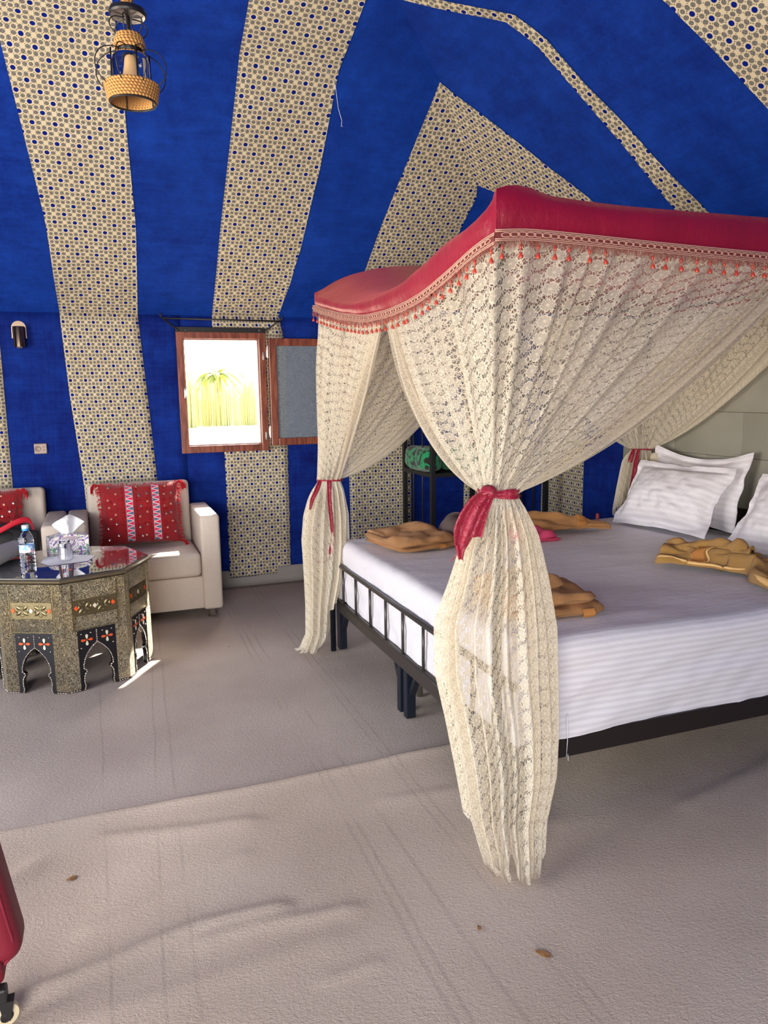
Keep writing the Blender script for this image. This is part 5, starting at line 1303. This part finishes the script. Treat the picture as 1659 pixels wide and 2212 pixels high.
gm = tag(empty('garment_bundle', (1.90, 3.86, BZ)), 'dark brown cotton garment bundle on the bed beside the ochre bath towel', 'garment')
def lump(mb, c, d, seed, n=(30, 16), pw=.75):
    def fn(u, v):
        th = 2*PI*u; ph = v*PI/2; r = math.cos(ph)**pw; w = 1+.14*nz((math.cos(th)*1.2, math.sin(th)*1.2, v), 1.5, seed)+.03*math.sin(th*7+v*8+seed)*(1-v)
        return (c[0]+math.cos(th)*d[0]*r*w, c[1]+math.sin(th)*d[1]*r*w, c[2]+d[2]*math.sin(ph)*w)
    mb.grid(*n, fn)
mb = MB(); lump(mb, (1.88, 3.84, BZ), (.14, .13, .14), 3); mb.build('crown', BROWNCLOTH, gm, smooth=True, local=gm.location)
mb = MB(); lump(mb, (1.83, 3.73, BZ), (.14, .09, .06), 6); mb.build('loose_fold', BROWNCLOTH, gm, smooth=True, local=gm.location)
mb = MB()
for q in range(2): mb.tube([(1.80+.012*q, 3.775, BZ+.095), (1.795+.012*q, 3.755, BZ+.07), (1.80+.016*q, 3.735, BZ+.05)], .003, 6)
mb.build('drawstring', GREYCLOTH, gm, smooth=True, local=gm.location)
pk = tag(empty('pink_cloth', (2.26, 3.60, BZ)), 'folded bright pink cloth on the bed beneath the crumpled towel', 'cloth')
mb = MB(); slab(mb, (2.24, 3.655, 0), (.98, -.2, 0), (.2, .98, 0), .26, .17, BZ, .05, 4, n=16, wav=.03); mb.build('fold', PINK, pk, smooth=True, local=pk.location)
mb = MB(); slab(mb, (2.27, 3.60, 0), (.98, -.1, 0), (.1, .98, 0), .22, .10, BZ, .018, 7, n=14, wav=.012); mb.build('edge_fold', PINK, pk, smooth=True, local=pk.location)
cc = tag(empty('coral_tube', (3.00, 4.09, MT)), 'tiny coral red tube standing on the far edge of the bed', 'tube')
mb = MB(); mb.lathe([(.011, 0), (.012, .004), (.012, .022), (.010, .025), (.010, .036), (.007, .038)], n=14); mb.build('tube_body', BEAD, cc, autos=40)
mb = MB(); mb.tube([(1.425, 2.076, .40), (1.428, 2.074, .31), (1.424, 2.073, .25), (1.43, 2.073, .26), (1.432, 2.073, .235)], .0012, 5); tag(mb.build('thread', WHITE, smooth=True), 'loose white thread hanging from the sheet over the dark bed side rail', 'thread')

# ------------------------------------------------------------------ suitcase at the left edge
sc = tag(empty('suitcase', (-0.46, 1.93, 0)), 'dark red nylon suitcase on a pale wheel, at the left edge of the view', 'suitcase')
sp = lambda mb, n, m, **k: mb.build(n, m, sc, local=sc.location, **k)
q = Quaternion((0, 1, 0), math.radians(-9)); 
mb = MB(); rbox(mb, (-.496, 1.915, .385), (.40, .14, .55), .045, 5, q); sp(mb, 'shell', SUITRED, autos=60)
mb = MB(); rbox(mb, (-.494, 1.885, .195), (.36, .11, .23), .02, 2, q); sp(mb, 'lower_panel', SUITRED, autos=60)
mb = MB(); mb.tube(smooth_pts([(-.345, 1.86, .62), (-.292, 1.86, .27), (-.282, 1.86, .20), (-.294, 1.86, .155), (-.33, 1.86, .13)], 4), .005, 8); sp(mb, 'piping', SUITRED, smooth=True)
for xw, y in ((-.306, 1.832), (-.66, 1.832)):
    mb = MB(); mb.box((xw-.007, y, .090), (.032, .03, .04), bev=.006); mb.prism([(-.02, .0), (.022, .0), (.012, -.05), (-.004, -.05)], (xw, y-.014, .075), (1, 0, 0), (0, 0, 1), (0, .028, 0)); sp(mb, 'wheel_bracket', BLACK)
    mb = MB(); mb.lathe([(.012, -.011), (.028, -.010), (.031, -.006), (.031, .006), (.028, .010), (.012, .011)], (xw, y, .036), 24, Quaternion((0, 0, 1), math.radians(20))@Quaternion((1, 0, 0), PI/2)); sp(mb, 'wheel', m_simple('cream_rubber', (206, 190, 156), .6), autos=40)
    mb = MB(); mb.lathe([(.0, -.016), (.012, -.015), (.015, -.012), (.015, .012), (.0, .016)], (xw, y, .036), 16, Quaternion((0, 0, 1), math.radians(20))@Quaternion((1, 0, 0), PI/2)); sp(mb, 'hub', BLACK, autos=40)

# ------------------------------------------------------------------ outside the window: reed fence and palms, far off
for i, (x0, x1, y, h, lab) in enumerate(((1.5, 4.2, 36, 2.3, 'left stretch of pale reed fence far outside the window'), (4.3, 7.4, 37, 1.9, 'middle stretch of pale reed fence outside the window'), (7.5, 11.5, 38, 2.1, 'right stretch of pale reed fence outside the window'))):
    mb = MB()
    for k in range(220):
        x = RNG.uniform(x0, x1); hh = h*RNG.uniform(.6, 1.15); mb.box((x, y+RNG.uniform(-.3, .3), hh/2-.05), (RNG.uniform(.02, .05), .04, hh))
    f = mb.build('reed_fence', REED); f['label'] = lab; f['category'] = 'fence'; f['kind'] = 'stuff'
for i, (x, y, h, lab) in enumerate(((0.75, 30, 3.1, 'taller palm tree outside, at the left of the window opening'), (6.4, 45, 2.6, 'short palm tree far outside behind the reed fence'))):
    pt_ = tag(empty('palm_tree', (x, y, -.05)), lab, 'tree')
    mb = MB(); mb.tube([(0, 0, 0), (.1, 0, h*.5), (.0, 0, h)], [.22, .17, .14], 8); mb.build('trunk', TRUNK, pt_, smooth=True)
    for k in range(18):
        a = 2*PI*k/18+RNG.uniform(-.2, .2); L = RNG.uniform(1.2, 1.9); up_ = RNG.uniform(.1, 1.0); d = Vector((math.cos(a), math.sin(a), 0)); s = Vector((-d.y, d.x, 0))
        mb = MB(); mb.grid(2, 8, lambda u, v: Vector((0, 0, h))+d*L*v+Vector((0, 0, up_*L*v-1.1*L*v*v))+s*(u-.5)*.42*math.sin(PI*(.1+.88*v))+Vector((0, 0, -.12*abs(u-.5)))); mb.build('frond', PALMG, pt_)
